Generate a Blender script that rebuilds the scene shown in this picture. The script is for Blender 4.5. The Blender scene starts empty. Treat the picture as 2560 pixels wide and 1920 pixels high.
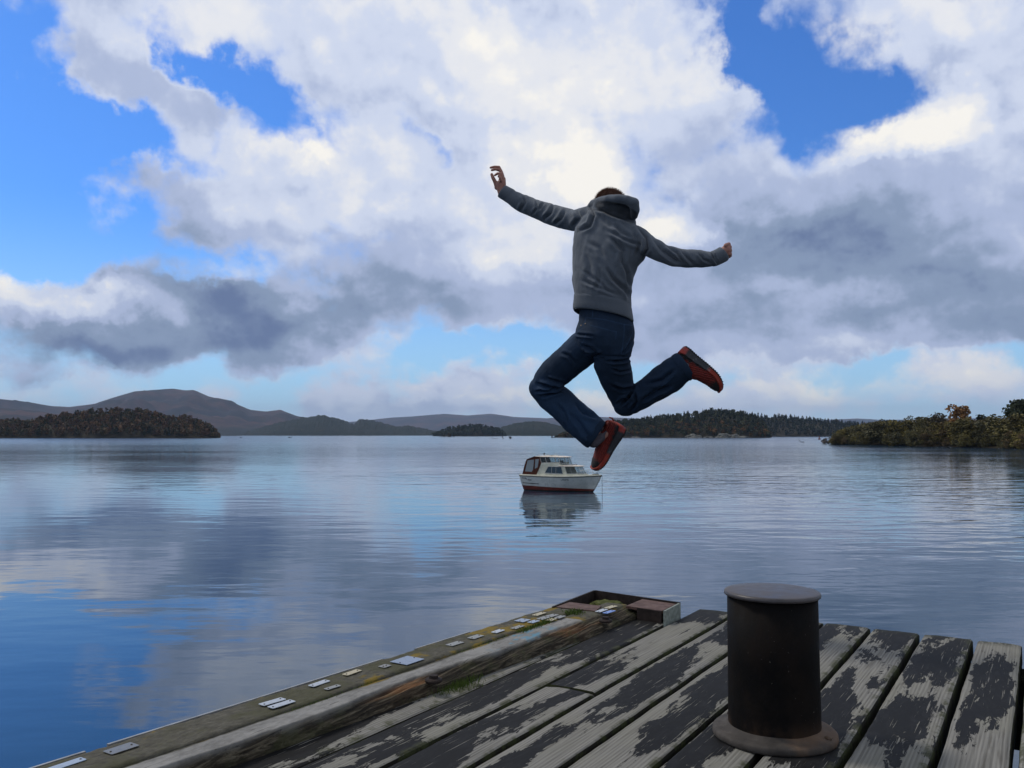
import bpy, bmesh, math, random
import numpy as np
from mathutils import Vector, Matrix, Quaternion, noise as mnoise
R = math.radians
C = bpy.context.scene.collection
sc = bpy.context.scene

# ------------------------------------------------------------------ camera
CAM_Z = 4.0            # eye above the water
DECK_Z = 3.0           # pier deck above the water
PITCH = R(3.38)
F = 2150.0             # focal length in pixels of the 2560 px wide photograph
cam_d = bpy.data.cameras.new('camera'); cam = bpy.data.objects.new('camera', cam_d); C.objects.link(cam)
cam.location = (0, 0, CAM_Z); cam.rotation_euler = (math.pi/2 + PITCH, 0, 0)
cam_d.sensor_width = 36; cam_d.lens = 36*F/2560
cam_d.clip_start = 0.05; cam_d.clip_end = 60000
sc.camera = cam
sc.view_settings.view_transform = 'Standard'; sc.view_settings.look = 'None'
sc.view_settings.exposure = 0.14; sc.view_settings.gamma = 1.0
sc.view_settings.use_curve_mapping = False
sc.cycles.use_denoising = True
sc.cycles.max_bounces = 8; sc.cycles.volume_bounces = 0
sc.cycles.caustics_reflective = False; sc.cycles.caustics_refractive = False

def ray(px, py):
    x = (px-1280)/F; y = (960-py)/F
    return Vector((x, math.cos(PITCH)-y*math.sin(PITCH), math.sin(PITCH)+y*math.cos(PITCH)))
def at(px, py, Y):
    d = ray(px, py); d = d*(Y/d.y)
    return Vector((d.x, d.y, CAM_Z+d.z))
def ground(px, py, z):
    d = ray(px, py); t = (z-CAM_Z)/d.z
    return Vector((d.x*t, d.y*t, z))
# ------------------------------------------------------------------ world: sky, clouds; sun
SUN_EL, SUN_AZ = R(50), R(-62)      # azimuth from +Y towards +X
world = bpy.data.worlds.new('World'); world.cycles.sampling_method = 'MANUAL'; world.cycles.sample_map_resolution = 512; sc.world = world; world.use_nodes = True
wt = world.node_tree; wt.nodes.clear()
def WN(t, **k):
    n = wt.nodes.new(t)
    for a, b in k.items(): setattr(n, a, b)
    return n
def setin(n, i, v, tree=None):
    tree = tree or wt
    if isinstance(v, bpy.types.NodeSocket): tree.links.new(v, n.inputs[i])
    elif v is not None: n.inputs[i].default_value = v
def wm(op, a, b=None, c=None, clamp=False):
    n = WN('ShaderNodeMath', operation=op, use_clamp=clamp)
    setin(n, 0, a); setin(n, 1, b); setin(n, 2, c)
    return n.outputs[0]
def wstep(v, a, b, lo=0., hi=1., kind='SMOOTHSTEP'):
    n = WN('ShaderNodeMapRange', interpolation_type=kind); n.clamp = True
    setin(n, 0, v); setin(n, 1, a); setin(n, 2, b); setin(n, 3, lo); setin(n, 4, hi)
    return n.outputs[0]
def wnoise(vec, scale, detail=6, rough=.55, dist=0., dim='2D'):
    n = WN('ShaderNodeTexNoise', noise_dimensions=dim); setin(n, 'Vector', vec); setin(n, 'Scale', scale); setin(n, 'Detail', detail)
    setin(n, 'Roughness', rough); setin(n, 'Distortion', dist)
    return n
def wmix(f, a, b):
    n = WN('ShaderNodeMix', data_type='RGBA'); setin(n, 'Factor', f)
    setin(n, 6, a); setin(n, 7, b)
    return n.outputs[2]

tc = WN('ShaderNodeTexCoord'); sep = WN('ShaderNodeSeparateXYZ'); wt.links.new(tc.outputs['Generated'], sep.inputs[0])
az = wm('MULTIPLY', wm('ARCTAN2', sep.outputs[0], sep.outputs[1]), 57.2958)
elr = wm('MULTIPLY', wm('ARCSINE', sep.outputs[2]), 57.2958)
el = wm('MAXIMUM', elr, -1.0)
cmb = WN('ShaderNodeCombineXYZ'); setin(cmb, 0, az); setin(cmb, 1, el)
P0 = cmb.outputs[0]
# domain warp
wn = wnoise(P0, .12, 6, .6)
sub = WN('ShaderNodeVectorMath', operation='SUBTRACT'); setin(sub, 0, wn.outputs['Color']); sub.inputs[1].default_value = (.5, .5, .5)
wa = WN('ShaderNodeVectorMath', operation='MULTIPLY_ADD'); setin(wa, 0, sub.outputs[0]); wa.inputs[1].default_value = (10.0, 6.5, 0); setin(wa, 2, P0)
P = wa.outputs[0]
K = 0.0308
def ang(dx, dy):                     # a place in the sky, from its place in the 2212 px view
    d = ray(dx*1.1573, dy*1.1573).normalized()
    return math.degrees(math.atan2(d.x, d.y)), math.degrees(math.asin(d.z))
def field(blobs, start):
    acc = start
    for b in blobs:
        x, y, rx, ry, w = b[:5]; rot = b[5] if len(b) > 5 else 0
        a, e = ang(x, y)
        m = WN('ShaderNodeMapping', vector_type='TEXTURE'); setin(m, 0, P)
        m.inputs['Location'].default_value = (a, e, 0)
        m.inputs['Rotation'].default_value = (0, 0, R(rot)); m.inputs['Scale'].default_value = (rx*K, ry*K, 1)
        g = WN('ShaderNodeTexGradient', gradient_type='SPHERICAL'); setin(g, 0, m.outputs[0])
        acc = wm('MULTIPLY_ADD', g.outputs['Fac'], w, acc)
    return acc
COVER = [  # x, y, rx, ry, weight, rotation (ccw)
 (230,100,300,170,2.3,-20),(330,180,190,90,.7,-35),(500,30,340,150,1.6,-10),(950,60,520,260,1.5,0),(1180,200,460,300,1.7,0),(800,200,330,150,.9,-15),
 (1450,130,220,160,.7,-50),(590,235,110,50,1.1,-10),
 (520,400,420,190,1.5,8),(720,330,240,150,1.0,0),(330,500,260,140,1.3,20),(290,370,180,90,.8,10),
 (100,655,260,80,1.4,0),(300,640,190,70,1.2,0),
 (350,730,560,130,1.7,0),(120,770,260,60,.8,0),(800,640,640,160,1.6,12),(950,480,420,220,1.3,0),(1180,420,260,180,1.1,0),
 (1130,620,420,140,1.3,0),
 (1650,560,620,330,2.0,0),(2050,520,520,300,2.0,0),(1500,690,420,110,1.2,-5),(1950,670,560,100,1.3,8),(1600,320,260,90,.6,-10),
 (1900,290,150,80,1.2,0),(2080,240,180,120,1.3,0),(2150,330,220,200,1.3,0),(2170,130,260,180,1.3,0),(1930,40,300,110,1.3,-20),(2050,110,160,110,.9,0),
 (1480,230,170,150,.7,0),(1500,60,120,90,.4,-50),(1530,250,200,60,.5,-20),
 (1000,800,330,50,1.0,0),(700,765,420,40,.6,0),(40,820,160,50,.7,0),(120,850,130,40,.5,0),
 (850,875,420,60,1.2,0),(1100,850,230,70,1.3,0),(920,845,80,40,.9,0),(740,860,110,45,1.0,0),(300,870,260,50,.6,0),(1560,875,500,40,.6,0),(1655,90,110,50,1.5,50),(1575,240,120,50,1.1,-10),(1440,80,110,120,.5,0),
 (1640,830,130,40,.9,0),(1770,815,110,50,.8,0),(2070,810,180,50,1.1,0),(1900,860,400,36,.4,0),(2190,860,160,60,.6,0),
 (1450,860,200,60,.6,0),
 # gaps of clear sky
 (0,330,300,420,-1.3,0),(450,150,170,70,-1.5,-50),(540,215,190,60,-1.5,-28),(240,262,250,64,-2.0,-8),(900,285,150,36,-.9,-12),(60,60,70,120,-.8,0),(1440,40,60,60,-.6,-40),(1590,150,60,140,-.6,-30),(960,330,110,40,-.6,-30),(640,255,120,40,-.8,-20),(200,300,200,90,-1.2,-10),(150,440,170,160,-1.2,0),(580,300,130,40,-.6,0),(300,40,60,60,-.3,-30),(60,560,170,80,-1.0,0),
 (1710,180,250,210,-1.45,0),(1620,210,120,130,-1.1,0),(1620,60,150,120,-.9,-40),(1850,250,110,80,-.5,0),(1350,30,60,50,-.3,0),
 (470,575,170,55,-1.5,-10),(900,330,90,50,-.5,-20),(1050,738,240,36,-1.2,8),(900,775,380,38,-.9,0),(1900,775,620,44,-1.5,3),(300,860,240,40,-.6,0),(760,805,260,30,-.6,0),(560,830,220,30,-.7,0),
 (1350,735,120,40,-.3,0),(1560,160,60,200,-.3,-30),(740,60,80,110,-.35,0),
]
BRIGHT = [
 (950,170,620,260,.14),(1900,820,500,60,.20),(1500,850,400,50,.12),(330,100,200,100,.08),
 (650,590,110,60,.16),(1000,520,220,120,.12),(560,330,110,60,.14),(640,290,90,60,.12),(850,350,80,80,.12),(1500,400,240,60,.10),(1800,330,160,50,.12),(1750,645,300,30,.10),(700,655,110,36,.16),(560,470,220,50,.10),(1080,640,160,40,.10),(1330,620,200,200,.05),
 (500,40,300,120,.2),(230,60,160,70,.1),(1250,180,300,220,.30),(960,40,300,120,.2),(1180,400,230,140,.42),(1250,370,120,80,.25),
 (700,300,180,80,.25),(780,420,120,90,.25),(620,420,220,90,.12),(440,340,160,70,.1),(60,640,170,60,.45),(190,650,80,50,.3),(290,645,90,50,.35),(480,600,70,30,.2),
 (1110,560,150,80,.3),(1470,500,190,80,.6,-15),(640,660,120,40,.15),(900,450,220,90,.1),(1100,110,400,150,.05),
 (1900,275,130,60,.5),(2060,230,110,80,.5),(2190,180,170,220,.10),(1950,40,220,70,.22),(2100,60,180,90,.15),(2170,300,120,90,.15),
 (1480,150,160,200,.15),(740,855,80,30,.15),(920,838,60,26,.25),(1040,850,110,40,.25),(1250,780,90,120,.15),(1250,860,120,40,.3),(1180,840,130,60,.2),
 (1640,822,80,30,.2),(1770,812,70,36,.2),(2060,795,150,50,.2),(2110,835,120,40,.15),(1000,790,250,30,.15),(560,60,120,60,.1),
]
DARK = [
 (450,670,220,70,-.12),(1760,500,240,46,-.16),(2020,600,300,50,-.14),(1900,700,400,44,-.14),(880,400,90,60,-.1),(1560,560,160,60,-.08),(1240,560,120,160,-.08),(330,420,110,70,-.10),
 (350,550,240,100,-.34,15),(230,560,140,70,-.12),(400,700,420,110,-.36),(250,780,330,70,-.32),(560,640,300,90,-.2),(800,690,420,90,-.24,10),(700,610,260,80,-.12),
 (1000,620,380,120,-.12),(1900,540,400,120,-.30),(1600,600,420,200,-.16),(2130,680,320,110,-.3),(1560,720,300,80,-.12),(1600,420,380,150,-.1),(2000,420,380,130,-.1),
 (300,170,240,70,-.12),(540,250,120,60,-.18),(280,395,120,60,-.1),(20,830,120,30,-.3),(120,760,180,50,-.15),
 (1330,250,160,120,-.06),(1040,300,240,60,-.08),(1430,660,200,90,-.1),(850,868,240,30,-.12),
]
# billows: rounded cells of two sizes over a fractal, in a plane that crowds together near the horizon
gel = wm('MULTIPLY_ADD', wm('LOGARITHM', wm('MULTIPLY_ADD', el, .4, 1.5), 2.71828), 4., el)
def billow(dx, dy):
    c_ = WN('ShaderNodeCombineXYZ'); setin(c_, 0, wm('ADD', az, dx)); setin(c_, 1, wm('ADD', gel, dy)); q = c_.outputs[0]
    n1 = wnoise(q, .15, 7, .52)
    w_ = wnoise(q, .55, 3, .6); w2_ = WN('ShaderNodeVectorMath', operation='MULTIPLY_ADD'); setin(w2_, 0, w_.outputs['Color']); w2_.inputs[1].default_value = (2.6, 2.6, 0); setin(w2_, 2, q)
    def cell(sc_):
        v = WN('ShaderNodeTexVoronoi', voronoi_dimensions='2D', feature='SMOOTH_F1'); setin(v, 'Vector', w2_.outputs[0]); setin(v, 'Scale', sc_); setin(v, 'Smoothness', .45); return v.outputs['Distance']
    h_ = wm('MULTIPLY_ADD', cell(.20), -.50, wm('MULTIPLY', cell(.55), -.17))
    return n1.outputs['Fac'], wm('ADD', wm('MULTIPLY_ADD', n1.outputs['Fac'], 1.35, -.30), h_)
fineF, bil = billow(0., 0.)
_, bil2 = billow(.45, 1.05)
nz = wm('MULTIPLY', bil, 2.6)
cover = field(COVER, -0.45)
# unseen sky outside the view gets cloud cover added by noise
outn = wnoise(tc.outputs['Generated'], 3.2, 3, .55, dim='3D')
outside = wm('MAXIMUM', wstep(wm('ABSOLUTE', az), 33., 42.), wstep(el, 27., 34.))
cover = wm('ADD', cover, wm('MULTIPLY', outside, wm('MULTIPLY_ADD', outn.outputs['Fac'], 4.0, -.9)))
dens = wm('ADD', cover, nz)
mask = wstep(dens, -.55, 1.0)
# tone: dark slate bases to sunlit tops
relief = wm('MULTIPLY', wm('SUBTRACT', bil, bil2), .40)
tone = field(BRIGHT+DARK, .60)
tone = wm('ADD', tone, relief)
tone = wm('ADD', tone, wstep(dens, .1, 1.3, .10, -.05, 'LINEAR'))
tone = wm('MULTIPLY_ADD', wm('SUBTRACT', fineF, .5), .12, tone, clamp=True)
ramp = WN('ShaderNodeValToRGB'); setin(ramp, 0, tone)
cr = ramp.color_ramp; cr.interpolation = 'EASE'
STOPS = [(0., (.12,.17,.31)), (.25, (.23,.30,.44)), (.5, (.40,.47,.66)), (.7, (.59,.65,.80)), (.85, (.75,.765,.81)), (1., (.90,.875,.825))]
cr.elements[0].position = 0; cr.elements[1].position = 1
for i, (p_, c_) in enumerate(STOPS):
    e = cr.elements[0] if i == 0 else (cr.elements[-1] if i == len(STOPS)-1 else cr.elements.new(p_))
    e.color = (*c_, 1)
# unseen cloud deck, its even neutral grey chosen for the light it gives
ocl = wmix(wstep(outn.outputs['Fac'], .3, .7), (.33, .365, .42, 1), (.60, .615, .63, 1))
ccol = wmix(outside, ramp.outputs[0], ocl)
cl = WN('ShaderNodeVectorMath', operation='SCALE'); setin(cl, 0, ccol); cl.inputs['Scale'].default_value = 10
sky = WN('ShaderNodeTexSky', sky_type='NISHITA'); sky.sun_disc = False
sky.sun_elevation = SUN_EL; sky.sun_rotation = SUN_AZ; sky.air_density = 1.0; sky.dust_density = .4; sky.ozone_density = 2.5
skc = WN('ShaderNodeVectorMath', operation='MULTIPLY'); setin(skc, 0, sky.outputs[0]); skc.inputs[1].default_value = (.38, .78, 1.38)
# thin veil low over the horizon
veil = wstep(el, 0., 15., .80, 0.)
base = wmix(veil, skc.outputs[0], (4.6, 7.3, 9.3, 1))
col = wmix(mask, base, cl.outputs[0])
hz = wstep(el, 0., 3.5, .45, 0.)
col = wmix(hz, col, (6.0, 7.3, 8.8, 1))
bg = WN('ShaderNodeBackground'); setin(bg, 0, col); bg.inputs[1].default_value = .1
wo = WN('ShaderNodeOutputWorld'); wt.links.new(bg.outputs[0], wo.inputs[0])

sd = bpy.data.lights.new('sun', 'SUN'); sun = bpy.data.objects.new('sun', sd); C.objects.link(sun)
sd.energy = 1.5; sd.angle = R(9); sd.color = (1.0, .93, .82)
sdir = Vector((math.sin(SUN_AZ)*math.cos(SUN_EL), math.cos(SUN_AZ)*math.cos(SUN_EL), math.sin(SUN_EL)))
sun.rotation_euler = (-sdir).to_track_quat('-Z', 'Y').to_euler(); sun.location = (0, 0, 60)
# ------------------------------------------------------------------ helpers
rng = np.random.default_rng(7); random.seed(7)
def tag(o, label=None, cat=None, group=None, kind=None):
    for k, v in (('label', label), ('category', cat), ('group', group), ('kind', kind)):
        if v: o[k] = v
    return o
def empty(name, loc=(0, 0, 0), rz=0.0):
    o = bpy.data.objects.new(name, None); C.objects.link(o); o.location = loc; o.rotation_euler = (0, 0, rz)
    o.empty_display_size = .2
    return o
def link(name, me, mat, parent=None, loc=None):
    o = bpy.data.objects.new(name, me); C.objects.link(o)
    if mat is not None: me.materials.append(mat)
    if parent is not None: o.parent = parent
    if loc is not None: o.location = loc
    return o
def smooth(me, on=True):
    me.polygons.foreach_set('use_smooth', [on]*len(me.polygons)); me.update()
def mesh_np(name, V, Fq, mat, parent=None, tint=None, sm=False):
    """V (n,3), Fq (m,k) constant-size faces"""
    V = np.ascontiguousarray(V, dtype=np.float32); Fq = np.ascontiguousarray(Fq, dtype=np.int32)
    me = bpy.data.meshes.new(name); m, k = Fq.shape
    me.vertices.add(len(V)); me.vertices.foreach_set('co', V.ravel())
    me.loops.add(m*k); me.loops.foreach_set('vertex_index', Fq.ravel())
    me.polygons.add(m); me.polygons.foreach_set('loop_start', np.arange(0, m*k, k, dtype=np.int32))
    me.polygons.foreach_set('loop_total', np.full(m, k, dtype=np.int32))
    if sm: me.polygons.foreach_set('use_smooth', np.ones(m, dtype=bool))
    me.update(calc_edges=True)
    if tint is not None:
        a = me.attributes.new('tint', 'FLOAT_COLOR', 'POINT')
        t4 = np.ones((len(V), 4), dtype=np.float32); t4[:, :3] = tint; a.data.foreach_set('color', t4.ravel())
    me.validate()
    return link(name, me, mat, parent)
def bm_obj(name, bm, mat, parent=None, sm=False, bevel=0):
    if bevel:
        bmesh.ops.bevel(bm, geom=[e for e in bm.edges if len(e.link_faces) == 2 and e.calc_face_angle(0) > .6], offset=bevel, segments=2, affect='EDGES', profile=.6)
    bmesh.ops.recalc_face_normals(bm, faces=bm.faces)
    me = bpy.data.meshes.new(name); bm.to_mesh(me); bm.free()
    if sm: smooth(me)
    return link(name, me, mat, parent)
def add_box(bm, c, s, rot=None):
    M_ = Matrix.Translation(c) @ (rot.to_4x4() if rot is not None else Matrix.Identity(4)) @ Matrix.Diagonal((s[0], s[1], s[2], 1))
    return bmesh.ops.create_cube(bm, size=1, matrix=M_)['verts']
def add_prism(bm, poly, z0, z1):
    """poly: list of (x,y) or (x,y,ztop)"""
    lo = [bm.verts.new((p[0], p[1], z0)) for p in poly]
    hi = [bm.verts.new((p[0], p[1], p[2] if len(p) > 2 else z1)) for p in poly]
    n = len(poly)
    bm.faces.new(lo[::-1]); bm.faces.new(hi)
    for i in range(n): bm.faces.new((lo[i], lo[(i+1) % n], hi[(i+1) % n], hi[i]))
def add_tube(bm, pts, r, n=8, cap=True):
    pts = [Vector(p) for p in pts]; rings = []
    rr = r if hasattr(r, '__len__') else [r]*len(pts)
    up = None
    for i, p in enumerate(pts):
        d = (pts[min(i+1, len(pts)-1)]-pts[max(i-1, 0)]).normalized()
        if up is None:
            up = Vector((0, 0, 1)) if abs(d.z) < .9 else Vector((1, 0, 0))
        a = d.cross(up).normalized(); b = a.cross(d).normalized(); up = b
        rings.append([bm.verts.new(p + (a*math.cos(2*math.pi*k/n)+b*math.sin(2*math.pi*k/n))*rr[i]) for k in range(n)])
    for i in range(len(rings)-1):
        for k in range(n): bm.faces.new((rings[i][k], rings[i][(k+1) % n], rings[i+1][(k+1) % n], rings[i+1][k]))
    if cap:
        bm.faces.new(rings[0][::-1]); bm.faces.new(rings[-1])
def add_lathe(bm, prof, n=48, c=(0, 0, 0)):
    rings = []
    for r, z in prof:
        rings.append([bm.verts.new((c[0]+max(r, 1e-4)*math.cos(2*math.pi*k/n), c[1]+max(r, 1e-4)*math.sin(2*math.pi*k/n), c[2]+z)) for k in range(n)])
    for i in range(len(rings)-1):
        for k in range(n): bm.faces.new((rings[i][k], rings[i][(k+1) % n], rings[i+1][(k+1) % n], rings[i+1][k]))
    bm.faces.new(rings[0][::-1]); bm.faces.new(rings[-1])

class Mat:
    def __init__(s, name, rough=.7, spec=.5, metal=0.):
        s.m = bpy.data.materials.new(name); s.m.use_nodes = True; s.t = s.m.node_tree
        s.t.nodes.clear()
        s.p = s.N('ShaderNodeBsdfPrincipled'); s.o = s.N('ShaderNodeOutputMaterial'); s.t.links.new(s.p.outputs[0], s.o.inputs[0])
        s.set('Roughness', rough); s.set('Specular IOR Level', spec); s.set('Metallic', metal)
        s.tc = s.N('ShaderNodeTexCoord'); s.obj = s.tc.outputs['Object']
    def N(s, t, **k):
        n = s.t.nodes.new(t)
        for a, b in k.items(): setattr(n, a, b)
        return n
    def si(s, n, i, v):
        if isinstance(v, bpy.types.NodeSocket): s.t.links.new(v, n.inputs[i])
        elif v is not None:
            if isinstance(v, tuple) and len(v) == 3 and n.inputs[i].type == 'RGBA': v = (*v, 1)
            n.inputs[i].default_value = v
    def set(s, i, v): s.si(s.p, i, v); return s
    def map(s, v, scale=(1, 1, 1), loc=(0, 0, 0), rot=(0, 0, 0)):
        n = s.N('ShaderNodeMapping'); s.si(n, 0, v); n.inputs['Scale'].default_value = scale; n.inputs['Location'].default_value = loc; n.inputs['Rotation'].default_value = rot
        return n.outputs[0]
    def noise(s, v, sc_, det=4, rough=.55, dist=0., out='Fac', dim='3D'):
        n = s.N('ShaderNodeTexNoise', noise_dimensions=dim); s.si(n, 'Vector', v); s.si(n, 'Scale', sc_); s.si(n, 'Detail', det); s.si(n, 'Roughness', rough); s.si(n, 'Distortion', dist)
        return n.outputs[out]
    def wave(s, v, sc_, dist=4., det=3., dsc=1., rough=.6, dirn='X', prof='SIN'):
        n = s.N('ShaderNodeTexWave', bands_direction=dirn, wave_profile=prof); s.si(n, 'Vector', v); s.si(n, 'Scale', sc_); s.si(n, 'Distortion', dist); s.si(n, 'Detail', det); s.si(n, 'Detail Scale', dsc); s.si(n, 'Detail Roughness', rough)
        return n.outputs['Fac']
    def math(s, op, a, b=None, c=None, clamp=False):
        n = s.N('ShaderNodeMath', operation=op, use_clamp=clamp); s.si(n, 0, a); s.si(n, 1, b); s.si(n, 2, c); return n.outputs[0]
    def step(s, v, a, b, lo=0., hi=1., kind='SMOOTHSTEP'):
        n = s.N('ShaderNodeMapRange', interpolation_type=kind); n.clamp = True
        for i, x in enumerate((v, a, b, lo, hi)): s.si(n, i, x)
        return n.outputs[0]
    def mix(s, f, a, b, blend='MIX'):
        n = s.N('ShaderNodeMix', data_type='RGBA', blend_type=blend); s.si(n, 'Factor', f); s.si(n, 6, a); s.si(n, 7, b); return n.outputs[2]
    def ramp(s, v, stops, interp='LINEAR'):
        n = s.N('ShaderNodeValToRGB'); s.si(n, 0, v); cr = n.color_ramp; cr.interpolation = interp
        cr.elements[0].position = stops[0][0]; cr.elements[0].color = (*stops[0][1], 1)
        cr.elements[1].position = stops[-1][0]; cr.elements[1].color = (*stops[-1][1], 1)
        for p, c in stops[1:-1]:
            e = cr.elements.new(p); e.color = (*c, 1)
        return n.outputs[0]
    def attr(s, name):
        n = s.N('ShaderNodeAttribute', attribute_name=name); return n.outputs['Color']
    def xyz(s, v):
        n = s.N('ShaderNodeSeparateXYZ'); s.si(n, 0, v); return n.outputs
    def bump(s, h, dist=.01, strength=1., normal=None):
        n = s.N('ShaderNodeBump'); s.si(n, 'Height', h); s.si(n, 'Distance', dist); s.si(n, 'Strength', strength)
        if normal is not None: s.si(n, 'Normal', normal)
        s.set('Normal', n.outputs[0]); return n.outputs[0]
def plain(name, col, rough=.6, spec=.5, metal=0., var=.15, vs=20., bump=0., bs=200.):
    m = Mat(name, rough, spec, metal)
    f = m.noise(m.obj, vs, 4, .6)
    m.set('Base Color', m.mix(m.step(f, .3, .7), tuple(c*(1-var) for c in col), tuple(c*(1+var) for c in col)))
    if bump: m.bump(m.noise(m.obj, bs, 3, .6), bump)
    return m.m
# ------------------------------------------------------------------ water
m = Mat('lake_water', .035, .5); m.set('IOR', 1.45)
m.set('Base Color', (.012, .042, .080))
geo = m.N('ShaderNodeNewGeometry').outputs['Position']
g2 = m.map(geo, (1, 1, 1))
big = m.noise(m.map(geo, (.010, .022, 1)), 1., 3, .5)            # wind patches
patch = m.step(big, .35, .65, .35, 1.)
px_ = m.xyz(geo)
right = m.step(px_[0], -20., 25., .85, 2.7, 'LINEAR')
w1 = m.noise(m.map(geo, (.55, 1.15, 1)), 1., 2, .45)
w2 = m.noise(m.map(geo, (.16, .42, 1), rot=(0, 0, .12)), 1., 2, .5)
w3 = m.noise(m.map(geo, (2.0, 3.6, 1), rot=(0, 0, -.2)), 1., 2, .5)
h = m.math('MULTIPLY_ADD', w2, .036, m.math('MULTIPLY_ADD', w1, .0145, m.math('MULTIPLY', w3, .0022)))
far_ = m.step(px_[1], 45., 260., 1., 2.6, 'LINEAR')          # open water is more ruffled than the lee of the pier
h = m.math('MULTIPLY', m.math('MULTIPLY', h, far_), m.math('MULTIPLY', patch, right))
m.set('Roughness', m.step(px_[1], 60., 500., .035, .16, 'LINEAR'))
m.bump(h, 1.0)
water_m = m.m
bm = bmesh.new()
vs = [bm.verts.new(p) for p in ((-30000, -3000, 0), (30000, -3000, 0), (30000, 40000, 0), (-30000, 40000, 0))]
bm.faces.new(vs); o = bm_obj('water', bm, water_m); tag(o, kind='structure')

# ------------------------------------------------------------------ hills (ridge terrain, real depth)
def interp(pts, x):
    xs = [p[0] for p in pts]; ys = [p[1] for p in pts]; return float(np.interp(x, xs, ys))
def fbm(p, o=4):
    return mnoise.fractal(Vector(p), 1.0, 2.0, o)
def ridge(name, prof, x0, x1, Yf, Yr, Yb, mat, dx=6, rows=26, gully=.12, bumpy=0., shore=-2, seed=0., power=.8, parent=None):
    xs = np.arange(x0, x1+dx, dx); V = []; nr = rows
    for i, x in enumerate(xs):
        top = at(x*1.1573, interp(prof, x)*1.1573, Yr).z
        for j in range(nr):
            t = j/(nr-1); Y = Yf+(Yb-Yf)*t; tr = (Yr-Yf)/(Yb-Yf)
            s_ = min(1, t/tr)**power if t <= tr else max(0, 1-(t-tr)/(1-tr))**.7
            X = (x*1.1573-1280)/F*Y*1.0
            sc_ = 1/(Yr*.05)
            n = fbm((X*sc_+seed, Y*sc_*.6, seed), 5)
            env = math.sin(math.pi*min(1, t/tr)) if t <= tr else 0
            z = top*s_ + top*gully*n*env
            if bumpy: z += bumpy*(mnoise.noise(Vector((X*.06, Y*.06, seed)))*.6+mnoise.noise(Vector((X*.15, Y*.15, seed)))*.5)*min(1, t*6)
            V.append((X, Y, max(z, shore) if 0 < j < nr-1 else shore))
    n = len(xs); Fq = []
    for i in range(n-1):
        for j in range(nr-1):
            a = i*nr+j; Fq.append((a, a+nr, a+nr+1, a+1))
    o = mesh_np(name, np.array(V), np.array(Fq), mat, parent, sm=True); tag(o, kind='structure')
    return o
m = Mat('moorland', .95, .1)
z_ = m.xyz(m.obj)[2]
a = m.noise(m.map(m.obj, (.002, .002, .004)), 1., 6, .6); b = m.noise(m.map(m.obj, (.012, .012, .02)), 1., 4, .6)
c1 = m.mix(m.step(a, .40, .62), (.024, .024, .034), (.090, .050, .050))
c1 = m.mix(m.step(b, .4, .65, 0, .6), c1, (.028, .034, .030))
c1 = m.mix(m.step(m.math('ADD', z_, m.math('MULTIPLY', a, 120.)), 90., 150., .85, 0.), c1, (.018, .025, .024))
m.set('Base Color', c1); moor_m = m.m
m = Mat('wooded_hill', .95, .1)
a = m.noise(m.map(m.obj, (.02, .02, .03)), 1., 5, .65); b = m.noise(m.map(m.obj, (.09, .09, .09)), 1., 3, .6)
m.set('Base Color', m.mix(m.step(b, .35, .65), m.mix(m.step(a, .4, .6), (.010, .017, .014), (.030, .028, .020)), (.016, .024, .018)))
wooded_m = m.m
conic = [(-900,900),(-500,880),(-200,852),(-100,850),(0,862),(60,868),(110,877),(150,879),(205,872),(240,860),(290,845),(330,842),(372,839),(400,843),(418,842),(450,856),(500,868),(540,885),(575,889),(605,885),(640,898),(700,912),(800,930),(900,942)]
ridge('mountain', conic, -900, 900, 5200, 8200, 10500, moor_m, dx=7, rows=40, gully=.36, seed=1.3, power=.9)
lowhill = [(-900,900),(-200,885),(0,880),(60,884),(130,893),(240,905),(330,915),(450,930),(520,940)]
ridge('hill', lowhill, -900, 520, 3600, 5200, 6000, moor_m, dx=8, rows=26, gully=.25, seed=4.1)
woods_p = [(520,940),(560,925),(600,912),(640,905),(660,901),(700,896),(730,904),(765,916),(776,905),(800,907),(825,912),(860,923),(880,919),(905,924),(935,931),(1000,938),(1050,941)]
ridge('hill', woods_p, 520, 1050, 4300, 5000, 5600, wooded_m, dx=1.2, rows=26, gully=.12, bumpy=13, seed=2.2, power=.7)
far_p = [(560,930),(700,915),(790,908),(850,901),(900,898),(960,893),(1010,896),(1060,893),(1110,900),(1180,903),(1260,898),(1400,904),(1600,908),(1750,907),(1850,903),(1900,906),(2000,905),(2200,900),(2400,895),(2800,890)]
ridge('mountain', far_p, 560, 2800, 11500, 14500, 16500, moor_m, dx=10, rows=20, gully=.2, seed=7.7)
midr = [(1060,938),(1085,922),(1110,914),(1135,910.5),(1170,910),(1200,917),(1240,931),(1300,936),(1400,938)]
ridge('hill', midr, 1040, 1400, 3300, 3700, 4100, wooded_m, dx=1.2, rows=22, gully=.1, bumpy=9, seed=3.1, power=.6)

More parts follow.
